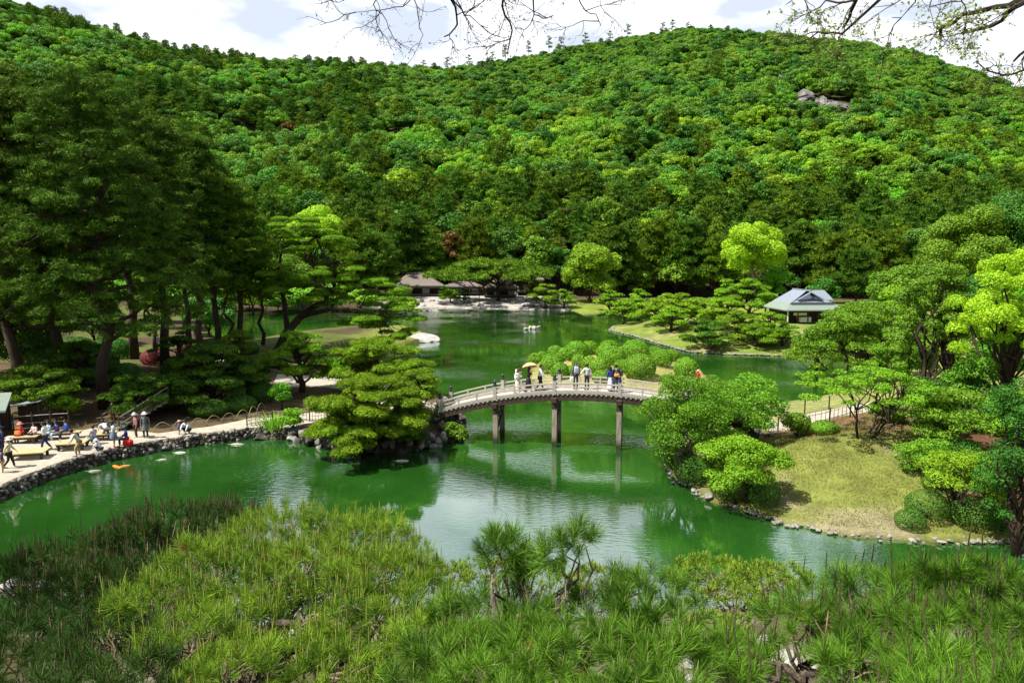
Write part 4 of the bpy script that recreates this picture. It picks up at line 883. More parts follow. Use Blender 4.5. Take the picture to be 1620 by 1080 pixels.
    if hat:
        m = MB(); kind, hc = hat
        if kind == 'brim': m.lathe(hd + (0, 0, .04), [(.19, 0), (.185, .012), (.115, .02), (.108, .10), (.07, .14), (0, .15)], 14)
        elif kind == 'cap': m.lathe(hd + (0, 0, .035), [(.112, 0), (.110, .06), (.07, .11), (0, .125)], 12); m.box(hd + (0, .14, .05), (.14, .10, .015))
        elif kind == 'cone': m.lathe(hd + (0, 0, .03), [(.26, 0), (.12, .08), (0, .14)], 16)
        m.build('hat', pm(hc), r, True)
    return r, dict(pel=pel, che=che, hd=hd, A=A, sp=sp)
def carried(name, r, off, label, cat, mb, mats, smooth=False):
    """something a person carries: its own thing, placed at the person"""
    o = mb.build(name, mats, None, smooth); q = Matrix.Rotation(r.rotation_euler.z, 4, 'Z') @ (Vector([float(x) for x in off]) * r.scale[0])
    o.location = r.location + q; o.rotation_euler = (0, 0, r.rotation_euler.z); tag(o, label, cat); return o
def bagmesh(sx, sy, sz):
    m = MB(); v, f = ICO[2]; v = np.sign(v) * np.abs(v) ** .55; m.add(v * (sx, sy, sz), f); m.tube([(-sx * .6, 0, sz), (-sx * .5, 0, sz * 1.9), (0, 0, sz * 2.3), (sx * .5, 0, sz * 1.9), (sx * .6, 0, sz)], .012, 5); return m
WH, NAVY, BLK = (0.72, 0.72, 0.72), (0.02, 0.03, 0.09), (0.015, 0.015, 0.018)
def on_deck(px, n=1.0):
    s = s_at(px, 3.4); q = O0 + s * E + n * NB; return (q[0], q[1], deck_z(s))
rt = -math.pi / 2; lf = math.pi / 2
person(0, 0, rt + .3, 'stand', WH, (0.55, 0.50, 0.40), 'person in white shirt standing behind the woman in white on the bridge', 1.74, loc=on_deck(811, 1.5), arms=('hold', 'down'))
person(0, 0, math.pi + .5, 'stand', (0.78, 0.77, 0.75), (0.62, 0.56, 0.44), 'woman with brown hair in loose white blouse and long cream skirt on the bridge', 1.62, loc=on_deck(816, .7), skirt=.75, hair='long', arms=('hold', 'hold'), hairmat=simple('brown_hair', (0.08, 0.035, 0.02), .5, .2, 20))
r, k = person(0, 0, rt, 'walk', (0.03, 0.03, 0.05), BLK, 'woman in black with long dark skirt walking under the tan parasol on the bridge', 1.62, loc=on_deck(832, .9), skirt=.7, hair='long', arms=('down', 'up'))
m = MB(); m.tube([(0, 0, -.35), (0, 0, .58)], .012, 6); prof = [(.0, .62), (.20, .58), (.40, .47), (.52, .33)]; m.lathe((0, 0, -.05), prof[::-1], 10, 1)
o = carried('parasol', r, (.15, .12, 1.45), 'tan parasol held over the woman in black on the bridge', 'parasol', m, [M['wood_dark'], pm((0.62, 0.44, 0.22))], True); o.rotation_euler = (0.15, -.35, rt)
carried('handbag', r, (-.25, -.05, .95), 'dark blue handbag on the arm of the woman under the parasol', 'bag', bagmesh(.10, .05, .13), pm(NAVY))
person(0, 0, rt, 'walk', (0.75, 0.76, 0.8), (0.02, 0.02, 0.04), 'man in white shirt and dark trousers striding behind the parasol on the bridge', 1.72, loc=on_deck(850, 1.0), arms=('hold', 'fwd'))
r, k = person(0, 0, .1, 'stand', (0.10, 0.12, 0.11), (0.05, 0.06, 0.06), 'person in dark clothes seen from behind at the middle of the bridge', 1.74, loc=on_deck(907, 1.3))
carried('backpack', r, (0, -.20, 1.22), 'pale grey backpack on the person at the middle of the bridge', 'backpack', bagmesh(.15, .09, .21), pm((0.40, 0.45, 0.50)))
carried('shopping_bag', r, (-.24, 0, .62), 'white carrier bag hanging beside the backpacker on the bridge', 'bag', bagmesh(.13, .05, .16), pm(WH))
r, k = person(0, 0, .3, 'stand', WH, (0.02, 0.025, 0.07), 'person in white top and navy trousers walking beside the backpacker on the bridge', 1.66, loc=on_deck(926, 1.1), arms=('side', 'down'))
carried('shoulder_bag', r, (.22, -.05, .95), 'cream shoulder bag on the person in white and navy on the bridge', 'bag', bagmesh(.10, .05, .16), pm((0.62, 0.52, 0.38)))
person(0, 0, .2, 'stand', (0.03, 0.05, 0.28), (0.7, 0.7, 0.72), 'woman in blue top and long white skirt at the right of the bridge', 1.55, loc=on_deck(964, 1.1), skirt=.75, hair='long')
r, k = person(0, 0, 0, 'stand', (0.015, 0.02, 0.06), (0.015, 0.015, 0.03), 'person in long dark navy coat with an orange bag on the bridge', 1.74, loc=on_deck(973, .9), coat=(0.015, 0.02, 0.05))
carried('waist_bag', r, (0, -.19, 1.08), 'orange bag on the back of the person in dark navy on the bridge', 'bag', bagmesh(.15, .07, .10), pm((0.80, 0.36, 0.05)))
person(1104, 612, 2.2, 'stand', (0.45, 0.03, 0.02), (0.06, 0.04, 0.04), 'person in red top beyond the right end of the bridge behind the maple', 1.5, hat=('brim', (0.5, 0.35, 0.2)))
person(565, 622, 2.6, 'stand', (0.45, 0.06, 0.04), (0.05, 0.05, 0.06), 'person under a wide dark conical hat on the sandy garden path', 1.6, hat=('cone', (0.10, 0.09, 0.10)))
person(1262, 512, 3.1, 'stand', (0.6, 0.12, 0.08), (0.05, 0.05, 0.05), 'visitor in red and white at the open front of the tea house', 1.6)
person(250, 552, 2.4, 'stand', (0.03, 0.05, 0.15), BLK, 'visitor in dark blue in the shade behind the pink azaleas', 1.65)
T_ = 2.6
person(4, 722, rt + 1.2, 'stand', (0.02, 0.025, 0.10), (0.02, 0.02, 0.04), 'person in dark blue jacket and cap at the left edge of the terrace', 1.7, hat=('cap', (0.02, 0.03, 0.10)))
person(16, 741, rt + .4, 'walk', (0.68, 0.64, 0.38), BLK, 'person in pale yellow shirt with white hat on the terrace', 1.66, hat=('brim', (0.62, 0.58, 0.50)))
person(5, 750, rt + .6, 'stand', (0.06, 0.07, 0.14), (0.40, 0.28, 0.13), 'child in navy top and tan trousers at the lower left edge of the terrace', 1.30)
r, k = person(36, 700, T_ + .3, 'sit', (0.42, 0.05, 0.04), (0.03, 0.02, 0.03), 'seated visitor in red with a pink hat at the left of the bench row', 1.6, hat=('brim', (0.65, 0.22, 0.18)))
carried('handbag', r, (0, .28, .68), 'bright orange bag on the lap of the seated visitor in red', 'bag', bagmesh(.22, .07, .14), pm((0.85, 0.16, 0.03)))
person(57, 699, T_ + .2, 'sit', (0.66, 0.52, 0.50), (0.04, 0.03, 0.03), 'seated woman in pale pink top and dark trousers on the left bench', 1.6, hair='long')
person(73, 713, 1.9, 'walk', (0.72, 0.74, 0.74), (0.03, 0.04, 0.10), 'man in white shirt and navy trousers walking across the terrace', 1.72, arms=('hold', 'down'))
person(80, 697, T_, 'sit', (0.25, 0.42, 0.50), (0.55, 0.62, 0.66), 'seated visitor in light blue beside the walking man', 1.6)
person(92, 696, T_, 'sit', (0.03, 0.03, 0.14), (0.50, 0.60, 0.66), 'seated woman in navy top and pale jeans in the bench row', 1.6, hair='long')
person(107, 694, T_ - .2, 'sit', (0.03, 0.08, 0.34), (0.03, 0.03, 0.05), 'seated visitor in bright blue jacket at the right of the bench row', 1.62)
person(123, 721, 2.2, 'lean', (0.68, 0.64, 0.58), (0.45, 0.36, 0.18), 'person in white shirt and khaki trousers leaning forward over the platform bench', 1.72, hair='short')
person(150, 704, 1.2, 'sit', (0.35, 0.37, 0.42), (0.08, 0.16, 0.22), 'seated visitor in grey top on the narrow bench', 1.6)
person(168, 698, 1.0, 'bend', (0.62, 0.63, 0.70), (0.10, 0.10, 0.12), 'person in white bending down behind the narrow bench', 1.55)
person(158, 716, 1.6, 'crouch', (0.72, 0.72, 0.74), (0.03, 0.03, 0.04), 'child in white hat crouching at the quay edge', 1.25, hat=('brim', (0.75, 0.75, 0.75)))
person(181, 709, rt + .6, 'stand', (0.60, 0.68, 0.68), (0.14, 0.20, 0.28), 'woman with long brown hair in pale shirt and short denim skirt standing on the terrace', 1.66, hair='long', skirt=.30, arms=('hold', 'hold'), shoes=(.5, .3, .2))
person(201, 705, T_ - .6, 'sit', (0.02, 0.04, 0.28), (0.03, 0.03, 0.05), 'person in blue jacket sitting low behind the red bag', 1.55, hat=('cap', (0.02, 0.10, 0.2)))
p = G(203, 708); m = bagmesh(.28, .18, .20); o = m.build('bag', pm((0.72, 0.03, 0.02))); o.location = (p[0], p[1], p[2] + .24); tag(o, 'bright red bag standing on the terrace near the quay edge', 'bag')
person(216, 694, 2.3, 'stand', (0.50, 0.20, 0.19), (0.05, 0.04, 0.04), 'woman in pink jacket and pale hat standing on the path', 1.58, hat=('brim', (0.45, 0.46, 0.42)))
person(231, 694, 3.4, 'stand', (0.14, 0.15, 0.15), (0.03, 0.03, 0.03), 'person in grey jacket and round white hat standing on the path', 1.64, hat=('brim', (0.72, 0.76, 0.82)), coat=(0.14, 0.15, 0.15))
person(180, 672, 3.0, 'stand', BLK, (0.16, 0.07, 0.04), 'person in black top coming down the shaded steps', 1.66)
person(284, 689, rt + .4, 'stand', (0.16, 0.13, 0.30), (0.10, 0.10, 0.12), 'small child in purple with a tan hat beside the crouching man', 0.95, hat=('brim', (0.55, 0.42, 0.26)))
person(297, 688, 3.0, 'crouch', (0.60, 0.66, 0.80), (0.02, 0.02, 0.03), 'man in pale blue shirt crouching on the path at the water edge', 1.70)
# koi and floating things
def koi(px, py, L, rz, col, label):
    p = P(px, py, 0.0); r = empty('koi', p, rz, label, 'fish'); v, f = ICO[2]; w = v * (L / 2, L * .13, L * .11); w[:, 1] *= np.where(v[:, 0] < 0, 1 + v[:, 0] * .65, 1); m = MB(); m.add(w + (0, 0, .0), f); m.build('body', pm(col, .3), r, True)
    m = MB(); m.add([(-L * .45, 0, .01), (-L * .68, L * .12, .02), (-L * .60, 0, .02), (-L * .68, -L * .12, .02), (-L * .5, 0, -.03), (-L * .45, 0, .04)], np.array([(0, 1, 2), (0, 2, 3), (5, 1, 2), (5, 2, 3), (4, 1, 2), (4, 2, 3)])); m.build('tail', pm(col, .3), r)
for a in ((184, 738, .75, 2.6, (0.85, 0.25, 0.03), 'bright orange koi below the terrace wall'), (197, 737, .6, .6, (0.80, 0.30, 0.08), 'smaller pale orange koi nose to tail with the bright orange one'), (285, 716, .7, .1, (0.6, 0.55, 0.48), 'cream white koi near the path wall'), (256, 727, .5, .5, (0.55, 0.5, 0.45), 'cream koi with only its back showing away from the wall'),
          (375, 703, .9, .05, (0.35, 0.32, 0.28), 'long grey koi beside the path wall'), (636, 729, .8, .05, (0.6, 0.56, 0.48), 'pale koi off the bank pine'), (150, 745, .7, .3, (0.30, 0.26, 0.22), 'grey brown koi in front of the orange pair')): koi(*a)
# ------------------------------------------------------------------ garden trees
def site(bx, by, top, w):
    p = G(bx, by); t = depth_of(p); return p, t, PD(bx, top, t)[2] - p[2], w / 2 * t / 1080
def leafpar(t): s = max(0.05, t * 0.00175); return s, min(1.25 / s ** 2, 220)
def tuftpar(t, L=None, cov=1.5): L = L or t * 0.0065; w = t * 0.0014; return L, w, cov / (0.5 * L * w * 6)
def cloud_pine(bx, by, top, w, n, label, mat='pine_bright', flat=0.36, group=None, spread=1.0, lean=(0, 0), dome=1.0, cat='pine tree', name='pine_tree', low=0.28, ps=1.0, cov=1.4, trunk='bark', src=None):
    """clipped garden pine: flat pads on bent limbs, domed outline"""
    p, t, H, R = site(bx, by, top, w); r = empty(name, p, 0, label, cat, group); tr = MB(); cl = []
    top_p = np.array((lean[0] * H, lean[1] * H, H * 0.86)); k = np.linspace(0, 1, 8)[:, None]
    tp = top_p * k; tp[:, :2] += rng.normal(0, 0.05 * H, (8, 2)) * np.sin(k * math.pi); tr.tube(tp, np.linspace(0.045 * H + .06, 0.015 * H, 8), 8)
    for i in range(n):
        f = (i + 0.5) / n; el = math.asin(min(1, f ** 0.9)) * dome; a = i * 2.39996 + rng.uniform(-.3, .3)
        rr = R * math.cos(el) * rng.uniform(0.70, 0.95) * (1 if i % 3 else 0.55); z = H * (low + (1 - low) * math.sin(el)) * 0.93 + rng.normal(0, 0.03 * H)
        s = R * ps * rng.uniform(0.30, 0.46) * (1.15 - 0.35 * f); c = np.array((math.cos(a) * rr + lean[0] * z, math.sin(a) * rr + lean[1] * z, z))
        cl.append((c, (s, s, s * flat))); j = min(7, max(1, int((z / H) * 6.5))); q = limb(tr, tp[j - 1], c - (0, 0, s * flat * .5), 0.018 * H + .02, 0.006 * H + .01, rng.uniform(-.05, .1), 5, .05)
        for _ in range(3):
            a2 = rng.uniform(0, 6.28); limb(tr, q[3], c + (math.cos(a2) * s * .6, math.sin(a2) * s * .6, 0), 0.007 * H + .01, .008, 0, 3, .04, 3)
    if w > 80:
        c2 = []
        for c, q in cl:
            for _ in range(7): a = rng.uniform(0, 6.28); k = q[0] * math.sqrt(rng.uniform(.02, 1)) * .85; s = q[0] * rng.uniform(.30, .50); c2.append((c + (math.cos(a) * k, math.sin(a) * k, q[2] * rng.uniform(-.1, .6) * (1 - k / q[0] * .8)), (s, s, s * .55)))
        cl = c2
    L, ww, per = tuftpar(t, min(t * 0.0065, R * .10), cov); v, f = pad_foliage(cl, L * .8, per, 6, ww, lo=-0.2, up=1.0, spread=.62, s=max(.05, t * .0021), cov=1.5)
    link('crown', mesh_np('crown', v, f, [M[mat]]), r); tr.build('trunk', M[trunk], r, True); return r
def broad_tree(bx, by, top, w, n, label, mat='leaf', cr=0.30, group=None, name='broadleaf_tree', cat='tree', flat=.75, base=0.15, trunk='bark', stems=1, airy=1.0, bush=False, lsz=1.0, jit=.5, depth=1.0):
    p, t, H, R = site(bx, by, top, w); r = empty(name, p, 0, label, cat, group); ls, per = leafpar(t); ls *= lsz; per /= lsz ** 2; cl = []; tr = MB()
    cz = H * (base + (1 - base) / 2); hz = H * (1 - base) / 2
    for i in range(n):
        d = unit(1)[0]; d[2] = d[2] if d[2] > -.8 else -d[2]; k = rng.uniform(0.62, 0.95) if i % 4 else rng.uniform(.1, .6); s = min(R, hz * 1.8) * cr * 1.15 * rng.uniform(0.7, 1.3)
        cl.append((np.array((d[0] * (R - s * .6) * k * 1.05, d[1] * (R - s * .6) * k * depth, cz + d[2] * (hz - s * flat * .6) * k * 1.05)), (s, s, s * flat)))
    for q in range(stems):
        a = rng.uniform(0, 6.28); b0 = np.array((math.cos(a), math.sin(a), 0)) * (0.12 * R if stems > 1 else 0); e = np.array((b0[0] * 3, b0[1] * 3, cz)); tp = limb(tr, b0 + (0, 0, -.1), e, (0.020 * H + .05) / stems ** .5, 0.008 * H + .01, 0, 8, .06)
        for c, s in cl[q::stems * 3]: j = int(np.clip((c[2] / H) * 5, 1, 5)); limb(tr, tp[j - 1], c, 0.006 * H + .012, 0.003 * H + .006, .04, 4, .06, 5)
    v, f = leaf_clumps(cl, ls, per * airy * .8, jit); link('foliage' if bush else 'crown', mesh_np('crown', v, f, [M[mat]]), r); tr.build('stem' if bush else 'trunk', M[trunk], r, True); return r
def mound(bx, by, w, h, label, mat='azalea', group=None, name='bush', cat='bush', dep=1.0):
    """clipped dome of small leaves; (bx, by) is the foot of its near side"""
    p = G(bx, by); t = depth_of(p); R = w / 2.15 * t / 1080; H = h * t / 1080 * 1.03; p = p + (0, R * dep * .8, 0); p[2] = gz(p[0], p[1]); r = empty(name, p, rng.uniform(0, 6), label, cat, group)
    s, per = leafpar(t); s *= .75; per *= 1.5; c = [((0, 0, H * .42), (R, R * dep, H * .58))] 
    V = []; F = []; o = 0
    for cc, rr in c:
        n = int(2 * math.pi * rr[0] * rr[0] * per * 1.9); q, nn = shell(cc, rr, n, -.65, .03); q[:, 2] += 0; v, f = leaf_quads(q, nrm(nn + rng.normal(0, .33, nn.shape)), rng.uniform(.7, 1.2, len(q)) * s); V.append(v); F.append(f + o); o += len(v)
    link('foliage', mesh_np('foliage', np.concatenate(V), np.concatenate(F), [M[mat]]), r)
    tr = MB()
    for a in range(5): limb(tr, (0, 0, 0), (math.cos(a * 1.25) * R * .6, math.sin(a * 1.25) * R * .6, H * .5), .05, .02, 0, 5, .05)
    tr.build('stem', M['bark'], r); return r

# --- azalea mounds on the little island
for i, (x, y, w, h) in enumerate(((847, 575, 32, 26), (859, 569, 24, 20), (874, 592, 44, 36), (879, 566, 30, 22), (887, 602, 36, 30), (893, 572, 28, 24), (914, 570, 46, 34), (917, 582, 28, 24), (933, 562, 34, 24), (933, 590, 30, 30), (950, 600, 42, 34), (952, 610, 34, 22),
        (957, 568, 32, 22), (965, 560, 36, 22), (970, 578, 52, 32), (1007, 570, 52, 34), (1015, 606, 62, 44), (1038, 568, 28, 22), (1050, 582, 40, 30), (1063, 572, 32, 20), (1089, 600, 46, 36), (905, 598, 26, 20), (985, 590, 30, 22))):
    mound(x, y, w * .93, h * .86, 'clipped bright green azalea dome on the little island behind the bridge', group='clipped azalea domes on the little island')
# --- clipped pines on the lawn point
pens = ((987, 513, 472, 58), (965, 492, 458, 44), (1010, 508, 470, 60), (1038, 514, 472, 58), (1062, 524, 480, 58), (1080, 512, 464, 62), (1103, 514, 470, 70), (1142, 520, 468, 74), (1166, 530, 490, 66), (1194, 549, 512, 72), (1216, 540, 492, 64), (1238, 548, 506, 52), (1150, 498, 442, 62), (1185, 500, 438, 70), (1010, 496, 456, 46), (1056, 498, 462, 50))
for x, b, tp, w in pens:
    cloud_pine(x, b, tp, w, 13, 'clipped cloud pine with flat olive green pads on the lawn point', 'pine_bright', .30, 'clipped pines on the lawn point', low=.22, ps=1.0)
cloud_pine(1117, 553, 504, 70, 15, 'darkest and nearest clipped pine on the lawn point, standing over its own shadow', 'pine', .34, low=.16, ps=1.05)
broad_tree(1210, 500, 455, 34, 14, 'small bright green bush tree left of the tea house', 'leaf_bright', .38, base=.1)
broad_tree(1224, 482, 420, 44, 16, 'mid green tree right below the yellow green camphor', 'leaf_bright', .36, base=.2)
broad_tree(1190, 484, 352, 108, 40, 'big glowing yellow green camphor tree rising behind the clipped pines', 'leaf_yellow', .27, base=.34, trunk='bark_pale', flat=.85, lsz=.9)
broad_tree(933, 478, 380, 100, 46, 'large rounded green evergreen on the far bank right of the pavilions', 'leaf_lime', .24, base=.02)
broad_tree(1012, 470, 425, 44, 16, 'round grey green tree behind the left end of the clipped pines', 'leaf', .32, base=.05)
# --- far shore by the pavilions
cloud_pine(788, 476, 407, 176, 26, 'very wide flat topped old pine on props in front of the pavilions', 'pine_olive', .26, low=.52, ps=.75, dome=.8)
pr = G(788, 478); root = empty('pine_props', pr, 0, 'row of thin dark props under the wide flat topped pine', 'props')
for dx in (-62, -46, -30, 28, 44, 60): q = G(788 + dx, 480); m = MB(); z = 4.2; m.tube([q - pr, q - pr + (0.2, 0, z)], .09, 5); m.build('prop', M['wood_dark'], root)
for x, b, tp, w, lab in ((712, 478, 457, 34, 'little round pine on the gravel left of the flat topped pine'), (733, 478, 455, 26, 'second little pine on the gravel beside the flat topped pine'), (862, 488, 446, 52, 'domed pine at the right end of the gravel shore'), (892, 487, 458, 40, 'lower domed pine right of the one ending the gravel shore'),
        (845, 472, 440, 34, 'upright pine in front of the taller pavilion'), (703, 472, 452, 20, 'slim dark pine against the left pavilion wall')):
    cloud_pine(x, b, tp, w, 10, lab, 'pine_bright' if w > 30 else 'pine', .36, low=.2)
broad_tree(642, 494, 470, 46, 16, 'bright yellow green bush on the far shore at the left of the gravel', 'leaf_lime', .4, base=.05, bush=True, name='bush', cat='bush')
broad_tree(618, 500, 468, 40, 14, 'mid green bush on the shore left of the bright yellow green bush', 'leaf', .4, base=.05, bush=True, name='bush', cat='bush')
# belt of trees behind the pavilions and garden
belt = ((500, 470, 322, 96, 'leaf_yellow', 'broad yellow green tree top above the dark pines at the left', 3), (560, 474, 350, 70, 'pine_olive', 'tall olive pine right of the broad yellow green tree', 0), (598, 474, 372, 76, 'pine', 'tall dark pine behind the left pavilion', 0), (652, 462, 342, 92, 'pine', 'highest dark pine above the left pavilion', 0),
        (712, 460, 360, 56, 'leaf_red', 'bronze brown leaved tree behind the pavilions', 1), (690, 462, 392, 60, 'pine', 'dark pine between the left pavilion and the bronze tree', 0), (752, 460, 350, 72, 'pine_olive', 'olive pine right of the bronze tree', 0), (800, 458, 362, 66, 'leaf_dark', 'dark evergreen behind the flat topped pine', 1),
        (846, 456, 372, 62, 'leaf', 'mid green tree above the taller pavilion', 1), (884, 458, 386, 52, 'leaf_dark', 'dark tree left of the large rounded evergreen', 1), (978, 470, 360, 70, 'pine', 'dark pine right of the large rounded evergreen', 0), (1035, 468, 350, 76, 'pine_olive', 'tall olive pine behind the left part of the clipped pines', 0),
        (1090, 470, 352, 72, 'pine', 'tall dark pine left of the glowing camphor', 0), (1132, 472, 378, 52, 'pine_olive', 'olive pine touching the left side of the glowing camphor', 0), (1262, 470, 356, 76, 'pine', 'tall dark pine right of the glowing camphor', 0), (1312, 480, 372, 74, 'pine_olive', 'olive pine behind the right end of the tea house', 0), (1352, 486, 396, 70, 'pine', 'dark pine right of the tea house', 0), (1398, 480, 366, 78, 'pine_olive', 'tall olive pine above the maples', 0), (1300, 486, 440, 60, 'leaf_dark', 'low dark tree right behind the tea house roof', 1))
def tall_pine(bx, by, top, w, label, mat='pine', n=30, group=None, sub=7, low=.34, cov=1.0, tuftL=None, trunk='bark', ps=.30, straight=.02):
    """forest pine: whorls of limbs carrying brush-like clusters"""
    p, t, H, R = site(bx, by, top, w); r = empty('pine_tree', p, 0, label, 'pine tree', group); tr = MB(); k = np.linspace(0, 1, 9)[:, None]; tp = np.array((0, 0, H * .97)) * k + np.hstack([rng.normal(0, straight * H, (9, 2)) * np.sin(k * math.pi), np.zeros((9, 1))])
    tr.tube(tp, np.linspace(.014 * H + .10, .04, 9), 8); cl = []
    near_ = w > 100 and t < 75
    for i in range(n):
        f = (i + .5) / n; z = H * (low + (1 - low) * f) * .97; rr = R * (1 - .62 * max(0, (f - .25) / .75) ** 1.5) * rng.uniform(.55, 1.0); a = i * 2.39996 + rng.uniform(-.4, .4); j = min(8, max(1, int(round(z / H * 8))))
        e = np.array((math.cos(a) * rr, math.sin(a) * rr, z + rr * .12)); q = limb(tr, tp[j] * (1, 1, 0) + (0, 0, z - rr * .12), e, .006 * H + .03, .02, .04, 5, .05)
        for _ in range(int(sub * (2.2 if near_ else 1.7))):
            s = R * ps * rng.uniform(.55, 1.1) * .6; s *= .72; s = rng.uniform(.30, .58) if near_ else s; c = q[3] + (e - q[3]) * rng.uniform(-.5, 1.1) + rng.normal(0, 1, 3) * R * (.17, .17, .055); cl.append((c, (s, s, s * (.6 if near_ else .65))))
    L, ww, per = tuftpar(t, tuftL, cov); v, f = pad_foliage(cl, L, per, 6, ww, lo=-.4, up=.9, spread=.5, thick=.2, s=max(.06, t * .0021), cov=.8); link('crown', mesh_np('crown', v, f, [M[mat]]), r); tr.build('trunk', M[trunk], r, True); return r
for bx, by, tp, w, mat, lab, kind in belt:
    if kind: broad_tree(bx, by, tp, w, 34, lab, mat, .27, base=.15 if kind < 3 else .3)
    else: tall_pine(bx, by, tp, w, lab, mat, 24, low=.22)

# --- the dark pine grove on the left
GR = 'tall pines of the shaded grove on the left'
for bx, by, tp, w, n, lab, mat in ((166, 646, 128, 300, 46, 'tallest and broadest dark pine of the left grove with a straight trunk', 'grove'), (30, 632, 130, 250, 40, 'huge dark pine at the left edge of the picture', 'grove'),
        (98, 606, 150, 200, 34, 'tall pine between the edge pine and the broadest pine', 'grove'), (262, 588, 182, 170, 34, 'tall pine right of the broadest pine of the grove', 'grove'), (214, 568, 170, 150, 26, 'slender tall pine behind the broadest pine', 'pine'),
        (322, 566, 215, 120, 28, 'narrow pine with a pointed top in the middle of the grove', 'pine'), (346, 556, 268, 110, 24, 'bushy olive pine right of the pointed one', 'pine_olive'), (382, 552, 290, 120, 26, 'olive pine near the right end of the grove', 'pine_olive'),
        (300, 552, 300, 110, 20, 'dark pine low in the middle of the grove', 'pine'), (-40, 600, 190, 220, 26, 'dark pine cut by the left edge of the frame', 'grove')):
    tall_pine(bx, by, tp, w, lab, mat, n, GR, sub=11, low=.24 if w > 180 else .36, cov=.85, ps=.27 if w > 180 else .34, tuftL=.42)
for bx, by, tp, w, lab in ((416, 546, 400, 90, 'slender curved trunk pine beside the leaning pine'), (245, 556, 420, 70, 'short pale trunked pine behind the pink azaleas'), (362, 548, 400, 80, 'short pine between the grove and the leaning pine')):
    tall_pine(bx, by, tp, w, lab, 'pine_olive', 14, None, sub=6, low=.5, ps=.36, straight=.05, tuftL=.4)
broad_tree(60, 560, 400, 170, 40, 'dense dark broadleaf tree filling the gap between the left trunks', 'leaf_dark', .25, base=.1)
broad_tree(290, 520, 400, 130, 34, 'mid green broadleaf tree seen between the grove trunks', 'leaf', .27, base=.25)
broad_tree(230, 510, 440, 120, 26, 'bright green tree glowing behind the grove trunks', 'leaf_bright', .3, base=.3)
broad_tree(400, 498, 420, 90, 26, 'bright green tree on the far bank behind the curved trunk', 'leaf_bright', .3, base=.2)
broad_tree(450, 486, 400, 90, 26, 'mid green tree on the far bank behind the leaning pine', 'leaf', .3, base=.1)
broad_tree(110, 520, 430, 140, 26, 'mid green tree deep in the left grove', 'leaf', .3, base=.2)
# the great leaning pine
p, t, H, R = site(445, 556, 330, 250); root = empty('pine_tree', p, 0, 'great spreading pine leaning right over the water with a dark twisted trunk', 'pine tree'); tr = MB(); cl = []
def rel(px, py, dz=0.0): return PD(px, py, t + dz) - p
tp = np.array([rel(440, 556), rel(452, 528), rel(476, 500, .3), rel(505, 480, .6), rel(530, 455, .5), rel(520, 420, 0), rel(500, 375, 0)]); tr.tube(tp, [.55, .46, .40, .34, .26, .18, .08], 10)
tp2 = np.array([rel(476, 500), rel(520, 490, -1), rel(565, 488, -2), rel(600, 500, -2)]); tr.tube(tp2, [.3, .22, .15, .07], 8); tp3 = np.array([rel(455, 525), rel(450, 480, 1), rel(440, 430, 2), rel(450, 370, 2)]); tr.tube(tp3, [.3, .26, .18, .07], 8)
tot = np.vstack([tp, tp2, tp3])
for i in range(105):
    while True:
        x, y = rng.uniform(405, 668), rng.uniform(345, 548)
        up = np.interp(x, [405, 450, 490, 550, 600, 640, 668], [372, 338, 342, 385, 428, 455, 490]); lo_ = np.interp(x, [405, 440, 480, 540, 600, 640, 668], [440, 470, 470, 508, 548, 538, 500])
        if up < y < lo_: break
    c = rel(x, y, rng.uniform(-4.2, 4.2) * (1 - .4 * (y - up) / max(10, lo_ - up))); s = rng.uniform(.75, 1.35); cl.append((c, (s, s * 1.1, s * .32))); j = np.argmin(np.linalg.norm((tot - c) * (1, 1, 1.6), axis=1)); limb(tr, tot[j], c, .07, .02, .03, 5, .05)
L, ww, per = tuftpar(t, .34, 1.2); v, f = pad_foliage(cl, L * .8, per, 6, ww, lo=-.2, up=1.0, spread=.6, s=.1, cov=1.5); link('crown', mesh_np('crown', v, f, [M['pine_bright']]), root); tr.build('trunk', M['bark'], root, True)
# shore pines of the left bank
cloud_pine(592, 622, 534, 165, 26, 'olive cloud pine behind the bank pine, beside the sandy path', 'pine_bright', .40, low=.25, ps=.85)
cloud_pine(664, 650, 576, 78, 14, 'bushy olive pine standing just left of the bridge end', 'pine_bright', .42, low=.3, ps=1.05)
cloud_pine(588, 700, 588, 200, 44, 'large dense spreading pine on the bank left of the bridge, hanging over the water', 'pine_bright', .42, low=.10, ps=.72, cov=1.7)
cloud_pine(560, 706, 634, 140, 22, 'lower bright pine hugging the waterline in front of the spreading bank pine', 'pine_bright', .42, low=.1, ps=.8, cov=1.6)
cloud_pine(640, 708, 642, 96, 14, 'dark low pine with drooping pads at the waterline near the abutment', 'pine', .42, low=.05, ps=.8, cov=1.6)
cloud_pine(478, 620, 521, 115, 18, 'light olive cloud pine with bare crooked limbs on the sunny bank', 'pine_bright', .38, low=.35, ps=.9)
cloud_pine(340, 640, 543, 150, 30, 'dark clipped pine hedge like mass in front of the grove', 'pine', .42, low=.2, ps=.8)
cloud_pine(400, 612, 562, 60, 14, 'round padded dark pine right of the dark clipped mass', 'pine', .5, low=.2, ps=1.0)
cloud_pine(60, 660, 580, 150, 16, 'dark pine with lit flat pads above the seated people', 'pine_olive', .36, low=.45, ps=.9)
cloud_pine(235, 660, 590, 130, 20, 'shaded pine on the slope above the couple on the path', 'pine', .4, low=.3, ps=.9)
broad_tree(720, 700, 664, 46, 14, 'dark green shrub growing over the left bridge abutment', 'leaf', .42, base=0, bush=True, name='bush', cat='bush')
cloud_pine(130, 612, 535, 120, 16, 'shaded low pine between the two biggest trunks of the grove', 'pine', .4, low=.15)
